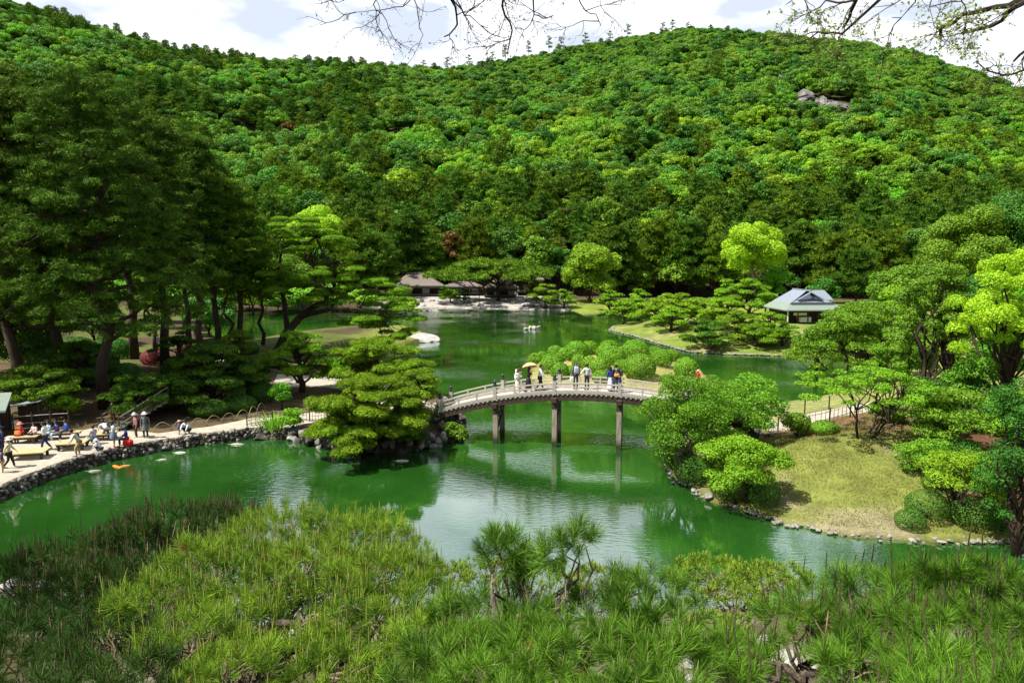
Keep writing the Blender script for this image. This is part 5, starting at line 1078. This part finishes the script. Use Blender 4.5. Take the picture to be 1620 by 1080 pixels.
cloud_pine(285, 590, 522, 84, 12, 'shaded low pine right of the pink azaleas', 'pine', .4, low=.15); cloud_pine(372, 580, 518, 70, 12, 'small olive pine under the curved trunk', 'pine_olive', .4, low=.15)
mound(407, 640, 46, 34, 'dark clipped dome bush beside the sandy path', 'leaf_dark'); broad_tree(447, 648, 606, 44, 14, 'bright green leafy bush above the lattice fence', 'leaf_bright', .42, base=0, bush=True, name='bush', cat='bush')
broad_tree(464, 688, 644, 40, 14, 'bright green leafy bush at the waterline in front of the lattice fence', 'leaf_bright', .42, base=0, bush=True, name='bush', cat='bush')
broad_tree(105, 664, 602, 56, 24, 'bright rounded shrub standing behind the terrace in front of the dark grove', 'leaf_bright', .36, base=.05, bush=True, name='bush', cat='bush')
broad_tree(540, 592, 562, 50, 12, 'fresh green bush between the two olive pines', 'leaf_bright', .42, base=0, bush=True, name='bush', cat='bush')
mound(236, 578, 44, 24, 'rounded azalea covered in crimson pink flowers', 'pink'); mound(288, 566, 30, 20, 'smaller pale pink flowering azalea right of the crimson one', 'pink')
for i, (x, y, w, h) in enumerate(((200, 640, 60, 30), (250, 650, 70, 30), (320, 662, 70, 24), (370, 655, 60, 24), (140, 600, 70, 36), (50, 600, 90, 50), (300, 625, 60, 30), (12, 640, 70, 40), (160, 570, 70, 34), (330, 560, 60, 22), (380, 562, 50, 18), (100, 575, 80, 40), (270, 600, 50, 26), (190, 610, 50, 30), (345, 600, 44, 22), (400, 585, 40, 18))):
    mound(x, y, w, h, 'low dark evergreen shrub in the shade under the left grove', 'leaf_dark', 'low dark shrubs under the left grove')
def grass_clump(px, py, w, h, label, mat='leaf_bright', n=170):
    p, t, H, R = site(px, py, py - h, w); q = rng.normal(0, R * .42, (n, 2)); b = np.column_stack([q, np.zeros(n)]); k = H * rng.uniform(.6, 1.1, n); d = q * .9 + rng.normal(0, .08 * H, (n, 2))
    m1 = b + np.column_stack([d * .4, k * .65]); m2 = b + np.column_stack([d * 1.1, k * .98]); s = np.column_stack([rng.normal(0, 1, (n, 2)), np.zeros(n)]); s = nrm(s) * t * .00055
    v = np.stack([b - s, b + s, m1 + s, m1 - s, m2], 1).reshape(-1, 3); i = np.arange(n)[:, None] * 5; me = mesh_np('blades', v, [i + np.array([[3, 2, 4]]), i + np.array([[0, 1, 2, 3]])], [M[mat]]); o = link('grass_clump', me); o.location = p; tag(o, label, 'grass clump')
grass_clump(435, 690, 44, 34, 'clump of long iris leaves at the water left of the bank pine'); grass_clump(1070, 738, 46, 44, 'tall dark grass clump on the bank under the maple', 'leaf'); grass_clump(1100, 752, 44, 34, 'second grass clump on the bank under the maple', 'leaf_maple')
grass_clump(1080, 716, 36, 26, 'pale grass clump at the near foot of the maple', 'leaf_maple'); grass_clump(700, 668, 26, 34, 'grass tuft at the left foot of the bridge', 'leaf')

# --- right bank
def airy_tree(*a, **k): return broad_tree(*a, jit=.8, **k)
airy_tree(1092, 752, 582, 190, 74, 'airy light green maple covering the right end of the bridge', 'leaf_maple', cr=.19, base=.10, airy=.62, stems=3, trunk='bark_pale', flat=.6, name='maple_tree', cat='maple tree', lsz=.95)
airy_tree(1168, 712, 586, 150, 48, 'second airy maple behind the right bridge end', 'leaf', cr=.22, base=.12, airy=.7, stems=2, flat=.6, name='maple_tree', cat='maple tree')
broad_tree(1172, 800, 676, 150, 52, 'bright lime green small tree over the dark bank below the bridge end', 'leaf_lime', .24, base=.12, stems=3, flat=.55)
for x, y, w, h in ((1105, 772, 70, 40), (1165, 800, 76, 44), (1215, 805, 56, 44), (1075, 740, 50, 34)):
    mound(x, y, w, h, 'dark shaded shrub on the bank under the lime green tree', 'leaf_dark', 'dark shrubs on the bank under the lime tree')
broad_tree(1366, 690, 572, 250, 70, 'broad low spreading yellow green tree with dark forked trunks at the top of the lawn', 'leaf_lime', .17, base=.38, stems=4, flat=.5, airy=.8)
broad_tree(1262, 692, 652, 52, 14, 'rounded green bush beside the fence at the top of the lawn', 'leaf_maple', .4, base=0, bush=True, name='bush', cat='bush'); mound(1312, 688, 46, 20, 'small dark green bush in front of the fence', 'leaf')
airy_tree(1362, 612, 474, 210, 76, 'wide airy olive green maple across the middle right', 'leaf_maple', cr=.15, base=.15, airy=.75, stems=4, flat=.5, name='maple_tree', cat='maple tree')
airy_tree(1292, 600, 515, 100, 30, 'olive maple at the water edge right of the clipped pines', 'leaf_maple', cr=.22, base=.1, airy=.7, stems=2, flat=.5, name='maple_tree', cat='maple tree')
airy_tree(1430, 560, 450, 130, 36, 'mid green tree above the wide maple', 'leaf_lime', cr=.22, base=.2, airy=.9)
broad_tree(1468, 650, 402, 120, 50, 'tall green tree with several thin dark trunks right of the maples', 'leaf', .21, base=.25, stems=3, airy=.9)
broad_tree(1420, 640, 520, 110, 34, 'fresh green tree in front of the thin trunks', 'leaf_maple', .22, base=.2, stems=2, airy=.8)
broad_tree(1580, 690, 392, 190, 60, 'large bright yellow green camphor at the right edge', 'leaf_yellow', .17, base=.28, flat=.8, lsz=.9)
broad_tree(1600, 660, 440, 150, 50, 'mid green crown mixed into the right edge camphor', 'leaf_bright', .22, base=.2)
broad_tree(1520, 500, 330, 170, 44, 'tall rounded green tree on the slope behind the right edge camphor', 'leaf', .22, base=.1); broad_tree(1450, 470, 350, 110, 34, 'dark pine green tree behind the thin trunk tree', 'leaf_dark', .24, base=.1)
broad_tree(1608, 880, 590, 170, 70, 'large glossy dark leaved tree at the right edge above the water', 'leaf_dark', .19, base=.05)
broad_tree(1500, 720, 612, 150, 44, 'green layered shrub tree at the right of the lawn', 'leaf', .2, base=.15, stems=3, flat=.5)
broad_tree(1465, 760, 690, 110, 30, 'low reddish green shrub at the right edge of the lawn', 'leaf_maple', .25, base=.05, stems=3, flat=.5)
broad_tree(1530, 830, 712, 170, 50, 'bright layered shrub over the dark soil at the lower right', 'leaf_lime', .2, base=.30, stems=4, flat=.42)
broad_tree(1400, 668, 634, 60, 14, 'low green bush under the spreading tree on the right', 'leaf', .4, base=0, bush=True, name='bush', cat='bush')
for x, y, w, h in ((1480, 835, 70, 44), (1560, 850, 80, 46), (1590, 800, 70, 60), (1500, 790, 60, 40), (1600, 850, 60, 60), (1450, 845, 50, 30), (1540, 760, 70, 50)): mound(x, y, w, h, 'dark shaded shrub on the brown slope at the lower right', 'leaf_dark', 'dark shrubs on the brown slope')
for i, (bx, by, tp, w, mat, lab) in enumerate(((1316, 560, 512, 60, 'leaf_maple', 'olive shrub tree just below the tea house'), (1368, 540, 470, 80, 'leaf', 'mid green tree right beside the tea house'), (1410, 600, 500, 110, 'leaf_dark', 'dark green tree filling the space behind the wide maple'),
        (1500, 600, 470, 110, 'leaf', 'mid green tree behind the thin trunked tree'), (1550, 560, 430, 120, 'leaf_dark', 'dark tree behind the large yellow green camphor'), (1480, 680, 590, 100, 'leaf_dark', 'dark shrub tree under the thin trunks'), (1540, 680, 560, 110, 'leaf', 'mid green tree under the large yellow green camphor'),
        (1610, 740, 600, 120, 'leaf', 'mid green tree above the glossy one at the right edge'), (1420, 500, 420, 110, 'leaf', 'rounded green tree between the tea house and the right slope'), (1600, 500, 300, 180, 'leaf_dark', 'dark tall tree at the right edge of the lower slope'))):
    broad_tree(bx, by, tp, w, 34, lab, mat, .25, base=.0, stems=2)
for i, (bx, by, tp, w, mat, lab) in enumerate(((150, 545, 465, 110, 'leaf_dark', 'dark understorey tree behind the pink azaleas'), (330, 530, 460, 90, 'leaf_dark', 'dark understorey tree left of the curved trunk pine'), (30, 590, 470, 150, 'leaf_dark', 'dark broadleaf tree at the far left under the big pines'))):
    broad_tree(bx, by, tp, w, 30, lab, mat, .26, base=.0)
for x, b, tp, w, mat in ((300, 488, 462, 60, 'leaf_lime'), (345, 490, 458, 60, 'leaf_bright'), (395, 492, 460, 60, 'leaf_lime'), (440, 492, 462, 50, 'leaf'), (480, 494, 455, 60, 'leaf_bright'), (525, 494, 450, 60, 'leaf'), (570, 492, 455, 50, 'leaf_lime'), (250, 484, 455, 70, 'leaf_bright')):
    broad_tree(x, b, tp, w, 14, 'green bush along the far shore seen between the grove trunks', mat, .4, base=0, bush=True, name='bush', cat='bush', group='bushes along the far shore behind the grove')
# grass on the right lawn
n = 60000; q = np.column_stack([rng.uniform(9, 30, n), rng.uniform(26, 44, n)]); d = sdf(q[:, 0], q[:, 1], RIGHT); keep = (d > .25) & (q[:, 0] - .25 * (q[:, 1] - 30) < 22.5 + rng.normal(0, .5, n)) & (wob(q[:, 0], q[:, 1], 1.1, 2) + wob(q[:, 0], q[:, 1], 3.1, 5) > rng.normal(-.35, .5, n)); q = q[keep]; n = len(q)
b = np.column_stack([q, hfun(q[:, 0], q[:, 1])]); dd = rng.normal(0, .05, (n, 2)); s = nrm(np.column_stack([rng.normal(0, 1, (n, 2)), np.zeros(n)])) * .018; v = np.stack([b - s, b + s, b + np.column_stack([dd, rng.uniform(.05, .13, n)])], 1).reshape(-1, 3)
M['grass'] = leafmat('lawn_grass', (0.13, 0.17, 0.03), (0.30, 0.30, 0.07), .3); tag(link('grass', mesh_np('grass', v, np.arange(n * 3).reshape(-1, 3), [M['grass']])), 'thin yellowing grass on the sloping lawn at the right', 'grass', kind='stuff')
# ------------------------------------------------------------------ the near pines below the viewpoint
M['near'] = leafmat('near_pine_needles', (0.008, 0.034, 0.006), (0.19, 0.38, 0.028), .2, hue=.01, obj_var=.1, ns=2.5, rough=.65, spec=.12)
M['near_yellow'] = leafmat('yellow_pine_needles', (0.03, 0.09, 0.010), (0.28, 0.43, 0.03), .22, hue=.01, obj_var=.1, ns=2.5, rough=.65, spec=.12)
M['near_shaded'] = leafmat('shaded_near_pine_needles', (0.012, 0.038, 0.008), (0.07, 0.14, 0.018), .15, hue=.01, obj_var=.1, ns=2.5, rough=.65, spec=.12)  # needle green darkened to carry the shade over the lower left pines
M['candle_y'] = simple('yellow_pine_candle', (0.26, 0.30, 0.045), .8, .3, 30); M['candle_d'] = simple('brown_pine_candle', (0.075, 0.07, 0.028), .8, .4, 30); M['candle_g'] = simple('green_pine_candle', (0.18, 0.24, 0.06), .8, .3, 30)
M['near_bark'] = simple('rough_grey_pine_bark', (0.10, 0.075, 0.055), .95, .75, 22, 1.0, detail=8); M['twig'] = simple('pale_pine_twig', (0.17, 0.13, 0.085), .9, .5, 12); M['dead_needles'] = leafmat('dead_needles', (0.16, 0.08, 0.02), (0.34, 0.19, 0.06), .2)
def tuft_proto(k, L, w, shoot, spread):
    s = rng.uniform(0, 1, (k, 1)); base = np.hstack([np.zeros((k, 2)), s * shoot]); a = rng.uniform(0, 6.28, (k, 1)); el = rng.normal(spread, .32, (k, 1)) * (1.15 - .6 * s)
    d = np.hstack([np.cos(a) * np.sin(el), np.sin(a) * np.sin(el), np.cos(el)]); side = nrm(np.cross(d, unit(k))); l = L * rng.uniform(.75, 1.1, (k, 1)); mid = base + d * l * .55; tip = base + d * l + np.array((0, 0, .08)) * l * np.sin(el)
    v = np.stack([base - side * w * .35, base + side * w * .35, mid + side * w * .5, mid - side * w * .5, tip], 1).reshape(-1, 3); i = np.arange(k)[:, None] * 5
    return v, i + np.array([[3, 2, 4]]), i + np.array([[0, 1, 2, 3]])
def scatter(proto, P_, ax, sc):
    v, t3, q4 = proto; n = len(P_); ax = nrm(ax); ref = unit(n); x = nrm(np.cross(ref, ax)); y = np.cross(ax, x); R = np.stack([x, y, ax], -1); w = np.einsum('nij,kj->nki', R, v) * sc[:, None, None] + P_[:, None]; o = (np.arange(n) * len(v))[:, None, None]
    return w.reshape(-1, 3), (t3[None] + o).reshape(-1, 3), (q4[None] + o).reshape(-1, 4)
def candle_proto(n=5):
    a = np.arange(n) * 6.283 / n; rings = [(1, 0), (1.15, .45), (.8, .85)]; v = [(math.cos(t) * r, math.sin(t) * r, z) for r, z in rings for t in a] + [(0, 0, 1)]; q = [(k * n + i, k * n + (i + 1) % n, (k + 1) * n + (i + 1) % n, (k + 1) * n + i) for k in range(2) for i in range(n)]; t3 = [(2 * n + i, 2 * n + (i + 1) % n, 3 * n) for i in range(n)]
    return np.array(v, float), np.array(t3), np.array(q)
def near_pine(label, trunk_px, pads, needle='near', candle='candle_g', L=.10, k=60, dens=70, cl=(.05, .14), cr=.0055, cprob=.8, w=.0027, spread=1.0, limbs=None, bark='near_bark', up=.55, name='pine_tree'):
    root_p = PD(*trunk_px); g0 = gz(root_p[0], root_p[1]); root = empty(name, (root_p[0], root_p[1], g0), 0, label, 'pine tree'); O = np.array((root_p[0], root_p[1], g0)); protos = [tuft_proto(k, L, w, L * .65, spread) for _ in range(5)]; cp = candle_proto(); MBc = MB(); tr = MB(); tw = MB()
    top = root_p - O; tp = limb(tr, (0, 0, -.2), top, .10, .045, 0, 9, .05, 8)
    for px, py, d, rx, ry, rz in pads:
        if k > 90 and rx > .18: py += 16
        c = PD(px, py, d) - O; c[2] -= rz + (L * .8 if rx > .18 and k > 90 else 0); n = int(math.pi * rx * ry * 1.35 * dens) + (5 if rx > .2 else 22); p, nn = shell(c, (rx, ry, rz), n, -.25, .22); p[:, 2] += .05 * wob(p[:, 0], p[:, 1], .25, px); ax = nn * .55 + np.array((0, 0, up)) + rng.normal(0, .34, nn.shape); sc = rng.uniform(.5, 1.35, len(p)); wh = rng.integers(0, 5, len(p))
        for q in range(5):
            m_ = wh == q
            if m_.any(): v, a, b = scatter(protos[q], p[m_], ax[m_], sc[m_]); MBc.add(v, [a, b], 0)
        dd = rng.random(len(p)) < .025
        if dd.any(): v, a, b = scatter(protos[0], p[dd] - (0, 0, .02), ax[dd] + rng.normal(0, .8, (int(dd.sum()), 3)), sc[dd] * .8); MBc.add(v, [a, b], 2)
        m_ = (rng.random(len(p)) < cprob) & (nn[:, 2] > -.1); a3 = nrm(ax) * L * .9 * sc[:, None]; cv, ct, cq = cp; pp = (p + a3)[m_]
        if len(pp):
            ln = rng.uniform(cl[0], cl[1], len(pp)) ** 1.0; ln = np.where(rng.random(len(pp)) < .12, ln * 1.5, ln); V = cv[None] * np.stack([np.full(len(pp), cr), np.full(len(pp), cr), ln], 1)[:, None] ; tilt = rng.normal(0, .09, (len(pp), 2)); V[..., 0] += V[..., 2] * tilt[:, None, 0]; V[..., 1] += V[..., 2] * tilt[:, None, 1]; V = V + pp[:, None]; o = (np.arange(len(pp)) * len(cv))[:, None, None]; MBc.add(V.reshape(-1, 3), [(ct[None] + o).reshape(-1, 3), (cq[None] + o).reshape(-1, 4)], 1)
        j = tp[np.argmin(np.linalg.norm(tp - c, axis=1))] if np.linalg.norm(c - tp[-1]) > 99 else tp[rng.integers(2, 8)]; cc = c - (0, 0, rz * .25); q = limb(tr, j, cc, .030, .012, rng.uniform(-.10, .06), 8, .10, 12)
        for i in rng.choice(len(p), min(len(p), max(5, int(len(p) * .28))), replace=False): limb(tw, q[rng.integers(3, 12)], p[i], .010, .004, rng.uniform(-.15, .05), 4, .08, 5)
    MBc.build('crown', [M[needle], M[candle], M['dead_needles']], root); t = tr.build('trunk', M[bark], root, True); tw.build('twigs', M['twig'], t, True); return root
# left: dense candles over yellow green needles
near_pine('near yellow green pine with upright candles and crooked pale limbs', (430, 985, 5.2), [(440, 812, 6.7, .62, .55, .34), (520, 822, 6.4, .5, .5, .3), (590, 824, 6.3, .42, .45, .30), (650, 868, 6.0, .26, .4, .25), (340, 868, 6.0, .62, .5, .28), (470, 872, 5.7, .62, .4, .26), (590, 880, 5.6, .5, .4, .24), (250, 925, 5.3, .45, .4, .22), (440, 915, 5.5, .42, .35, .2), (390, 955, 5.2, .3, .3, .18), (545, 925, 5.4, .3, .3, .18), (470, 1010, 4.7, .3, .25, .15), (660, 925, 5.2, .3, .35, .2), (560, 965, 4.9, .36, .3, .18), (300, 985, 4.7, .4, .3, .18), (680, 990, 4.5, .3, .3, .18), (360, 1040, 4.2, .34, .3, .16), (540, 1035, 4.3, .34, .3, .16)],
          'near_yellow', 'candle_y', L=.085, k=64, dens=135, cl=(.05, .15), cr=.0035, cprob=.75, w=.0028, up=.8)
near_pine('dark candle tipped pine standing behind the yellow green one at the lower left', (250, 960, 7.2), [(280, 802, 7.8, .72, .5, .34), (360, 806, 7.7, .4, .5, .3), (200, 835, 7.6, .5, .5, .32), (110, 858, 7.4, .6, .5, .32), (20, 888, 7.1, .6, .5, .3), (190, 890, 6.9, .6, .4, .3), (100, 915, 6.6, .4, .4, .25)], 'near_shaded', 'candle_d', L=.095, k=60, dens=105, cl=(.06, .19), cr=.0050, cprob=.95, w=.0032, up=.9)
near_pine('dark shaded pine filling the bottom left corner', (60, 1100, 4.6), [(80, 975, 5.0, .5, .4, .2), (0, 1000, 4.8, .5, .4, .25), (180, 1000, 4.7, .36, .3, .18), (60, 1040, 4.3, .45, .3, .2), (190, 1055, 4.1, .35, .3, .16), (-20, 1080, 4.0, .4, .3, .2), (120, 1095, 3.9, .4, .3, .16)], 'near_shaded', 'candle_d', dens=90, cl=(.04, .10), cprob=.4)
near_pine('near green pine with long needles and two separate tufts against the water', (900, 1052, 3.9), [(795, 850, 4.6, .17, .15, .15), (835, 880, 4.55, .10, .10, .06), (892, 842, 4.4, .17, .15, .15), (1035, 882, 4.2, .30, .3, .18), (985, 905, 4.1, .28, .3, .16), (930, 935, 4.1, .34, .3, .16), (860, 940, 4.2, .34, .3, .16), (770, 925, 4.5, .40, .3, .16), (700, 940, 4.6, .30, .3, .16), (1060, 950, 3.9, .20, .25, .14), (720, 985, 4.0, .36, .3, .16), (820, 985, 3.8, .36, .3, .16), (960, 985, 3.7, .34, .25, .15), (1045, 1010, 3.6, .20, .25, .14), (660, 1040, 3.8, .3, .3, .15), (760, 1045, 3.5, .32, .25, .14), (985, 1050, 3.35, .22, .22, .12), (1040, 1070, 3.3, .2, .2, .12), (820, 1085, 3.3, .2, .2, .1)],
          'near', 'candle_g', L=.105, k=95, dens=92, cl=(.03, .10), cr=.0038, cprob=.4, w=.0024, spread=1.0)
near_pine('near dark green pine with tall thin candles across the bottom right', (1290, 1070, 4.2), [(1305, 892, 4.9, .26, .3, .18), (1385, 884, 4.7, .32, .3, .2), (1465, 874, 4.6, .34, .3, .2), (1550, 866, 4.5, .36, .3, .22), (1620, 872, 4.3, .3, .3, .2), (1245, 935, 4.6, .24, .25, .15), (1330, 945, 4.3, .30, .3, .16), (1430, 940, 4.1, .36, .3, .17), (1530, 935, 4.0, .38, .3, .18), (1610, 945, 3.8, .3, .3, .18), (1180, 985, 4.5, .2, .22, .12), (1150, 1040, 4.1, .14, .2, .1), (1380, 1000, 3.8, .28, .25, .14), (1470, 1010, 3.6, .34, .25, .15), (1570, 1010, 3.5, .34, .25, .16), (1440, 1060, 3.3, .3, .2, .12), (1540, 1070, 3.2, .32, .22, .12), (1620, 1060, 3.2, .25, .22, .12)],
          'near', 'candle_d', L=.11, k=95, dens=84, cl=(.06, .22), cr=.0042, cprob=.4, w=.0025, spread=1.0)
near_pine('low yellow green pine down the slope left of the dark candled pine', (1160, 1000, 10.5), [(1130, 892, 12, .75, .6, .25), (1210, 900, 11.5, .5, .5, .25), (1150, 935, 10.5, .7, .5, .25), (1240, 905, 12.5, .7, .5, .2), (1120, 985, 9.5, .5, .4, .2)], 'near_yellow', 'candle_y', L=.10, k=26, dens=90, cl=(.04, .08), w=.008, cr=.008, cprob=.6, up=.8)
near_pine('low yellow green pine down the slope behind the two separate tufts', (740, 960, 11), [(700, 902, 12.5, .6, .5, .2), (770, 893, 13, .8, .5, .2), (860, 905, 13, .8, .5, .2), (950, 905, 12.5, .6, .5, .2)], 'near_yellow', 'candle_y', L=.10, k=26, dens=80, cl=(.04, .08), w=.008, cr=.008, cprob=.6, up=.8)
# pale stones showing between the near pines
for i, (x, y, w) in enumerate(((60, 940, 60), (110, 948, 50), (1085, 1050, 40), (1250, 1048, 50), (1215, 1022, 44), (1290, 1060, 36), (1100, 1075, 30), (455, 1010, 36), (20, 928, 40))): one_rock(x, y, w, .5, 'pale stone on the slope showing through the near pines', 'stone_pale', group='pale stones on the slope under the near pines')
# ------------------------------------------------------------------ trees overhead, their trunks beside the viewpoint
M['young'] = leafmat('young_leaves', (0.16, 0.22, 0.03), (0.36, 0.42, 0.08), .5); M['dark_twig'] = simple('dark_overhead_bark', (0.035, 0.025, 0.02), .9, .4, 12); M['bud'] = simple('brown_buds', (0.06, 0.05, 0.02), .9, .4, 12)
def overhang(label, mains, trunk_xy, leafmat_, nleaf, dep, lsz, seed, levels=3):
    g = np.random.default_rng(seed); base = np.array((*trunk_xy, gz(*trunk_xy))); root = empty('broadleaf_tree', base, 0, label, 'tree'); tr = MB(); V = []; F = []; o = 0; tips = []
    crown = base * (1, 1, 0) + np.array((0, 0, 15.0)); tr.tube(np.array([base - (0, 0, .3), base + (0, 0, 2), crown]) - base, [.24, .2, .12], 8)
    def grow(p, d, L, r, lv):
        pts = [p]; dd = d / np.linalg.norm(d); n = 6
        for i in range(n): dd = dd + g.normal(0, .24, 3) * (1, .6, 1); dd[2] -= .02; dd /= np.linalg.norm(dd); pts.append(pts[-1] + dd * L / n)
        pts = np.array(pts); tr.tube(pts - base, np.linspace(r, r * .45, len(pts)), 4, 0, False)
        if lv > 0:
            for i in range(g.integers(3, 6)): q = g.integers(1, len(pts)); dv = nrm((pts[q] - pts[q - 1])[None])[0] + g.normal(0, .75, 3) * (1, .5, .9); grow(pts[q], dv, L * g.uniform(.5, .85), r * .55, lv - 1)
        for q in pts[2:]: tips.append(q)
    for pl, r in mains:
        pts = np.array([PD(x, y, dep + 0.1 * i) for i, (x, y) in enumerate(pl)]); st = pts[0]; a = np.vstack([(crown + st) / 2 + (0, 0, .9), pts]); link0 = np.array([crown, (crown * .6 + st * .4) + (0, 0, .7), (crown * .25 + st * .75) + (0, 0, .35), st]); tr.tube(link0 - base, np.linspace(max(.05, r * 1.8), r, 4), 6)
        fine = walk(pts, .06); fine[1:-1] += g.normal(0, .008, fine[1:-1].shape); tr.tube(fine - base, np.linspace(r, r * .4, len(fine)), 6)
        for i in range(3, len(fine), 3):
            dv = nrm((fine[i] - fine[i - 1])[None])[0] + g.normal(0, .9, 3) * (1, .5, .8); grow(fine[i], dv, g.uniform(.16, .36), .0042, levels - 1)
    tr.build('trunk', M['dark_twig'], root); tips = np.array(tips); idx = g.choice(len(tips), min(nleaf, len(tips)), replace=False); c = tips[idx] + g.normal(0, .012, (len(idx), 3)) - base
    v, f = leaf_quads(np.repeat(c, 3, 0) + g.normal(0, lsz * .6, (len(c) * 3, 3)), unit(len(c) * 3, g), g.uniform(.5, 1.2, len(c) * 3) * lsz, .42); link('leaves', mesh_np('leaves', v, f, [M[leafmat_]]), root)
overhang('nearly bare tree whose fine drooping twigs hang into the sky at the top middle', [([(560, -60), (590, -10), (592, 12), (605, 24), (616, 48)], .006), ([(690, -60), (712, -10), (722, 22), (723, 46), (700, 60)], .012), ([(712, -10), (735, 26), (750, 30), (780, 50)], .006), ([(770, -60), (792, -8), (797, 22), (812, 48), (802, 88)], .011), ([(820, -60), (846, -8), (846, 22), (862, 32), (880, 22)], .008), ([(890, -60), (914, -5), (925, 18), (945, 30), (952, 44)], .006), ([(640, -60), (655, -5), (640, 10), (560, 20)], .005), ([(520, -60), (545, 0), (520, 5)], .004)], (2.2, -2.0), 'bud', 420, 4.6, .008, 3)
overhang('tree with fresh small leaves whose dark branches hang into the top right corner', [([(1380, -60), (1356, 0), (1340, 25), (1332, 54)], .020), ([(1332, 54), (1300, 50), (1284, 62), (1262, 68), (1225, 80)], .007), ([(1370, -30), (1350, 4), (1312, 4), (1284, 18)], .010), ([(1680, -20), (1615, 4), (1575, 12), (1530, 22), (1490, 42), (1487, 64)], .024), ([(1660, -10), (1600, 12), (1580, 34), (1545, 48), (1515, 54)], .020), ([(1700, 80), (1620, 112), (1590, 120), (1565, 112), (1540, 95)], .010), ([(1680, 50), (1620, 84), (1598, 102)], .016), ([(1280, -60), (1262, -5), (1240, 10)], .006), ([(1450, -60), (1448, 0), (1430, 25), (1400, 30)], .006), ([(1540, -50), (1520, 0), (1470, 12)], .007)], (4.6, -1.6), 'young', 900, 4.4, .015, 4)
# the neighbour that shades the left corner
def plain_tree(x, y, H, R, label, n=26):
    z = gz(x, y); r = empty('broadleaf_tree', (x, y, z), 0, label, 'tree'); cl = []
    for i in range(n): d = unit(1)[0]; k = rng.uniform(.2, .85); cl.append(((d[0] * R * k, d[1] * R * k, H - R * .8 + d[2] * R * .8 * k), (R * .34, R * .34, R * .26)))
    v, f = leaf_clumps(cl, .06, 210, .5); link('crown', mesh_np('crown', v, f, [M['leaf']]), r); tr = MB(); tp = limb(tr, (0, 0, -.2), (0, 0, H - R * .6), .2, .08, 0, 8, .03)
    for c, s in cl[::2]: limb(tr, tp[-2], c, .04, .015, 0, 4)
    tr.build('trunk', M['bark'], r, True)
plain_tree(-8.2, 4.2, 7.6, 1.9, 'broadleaf tree beside the viewpoint that throws shade over the dark pine corner')
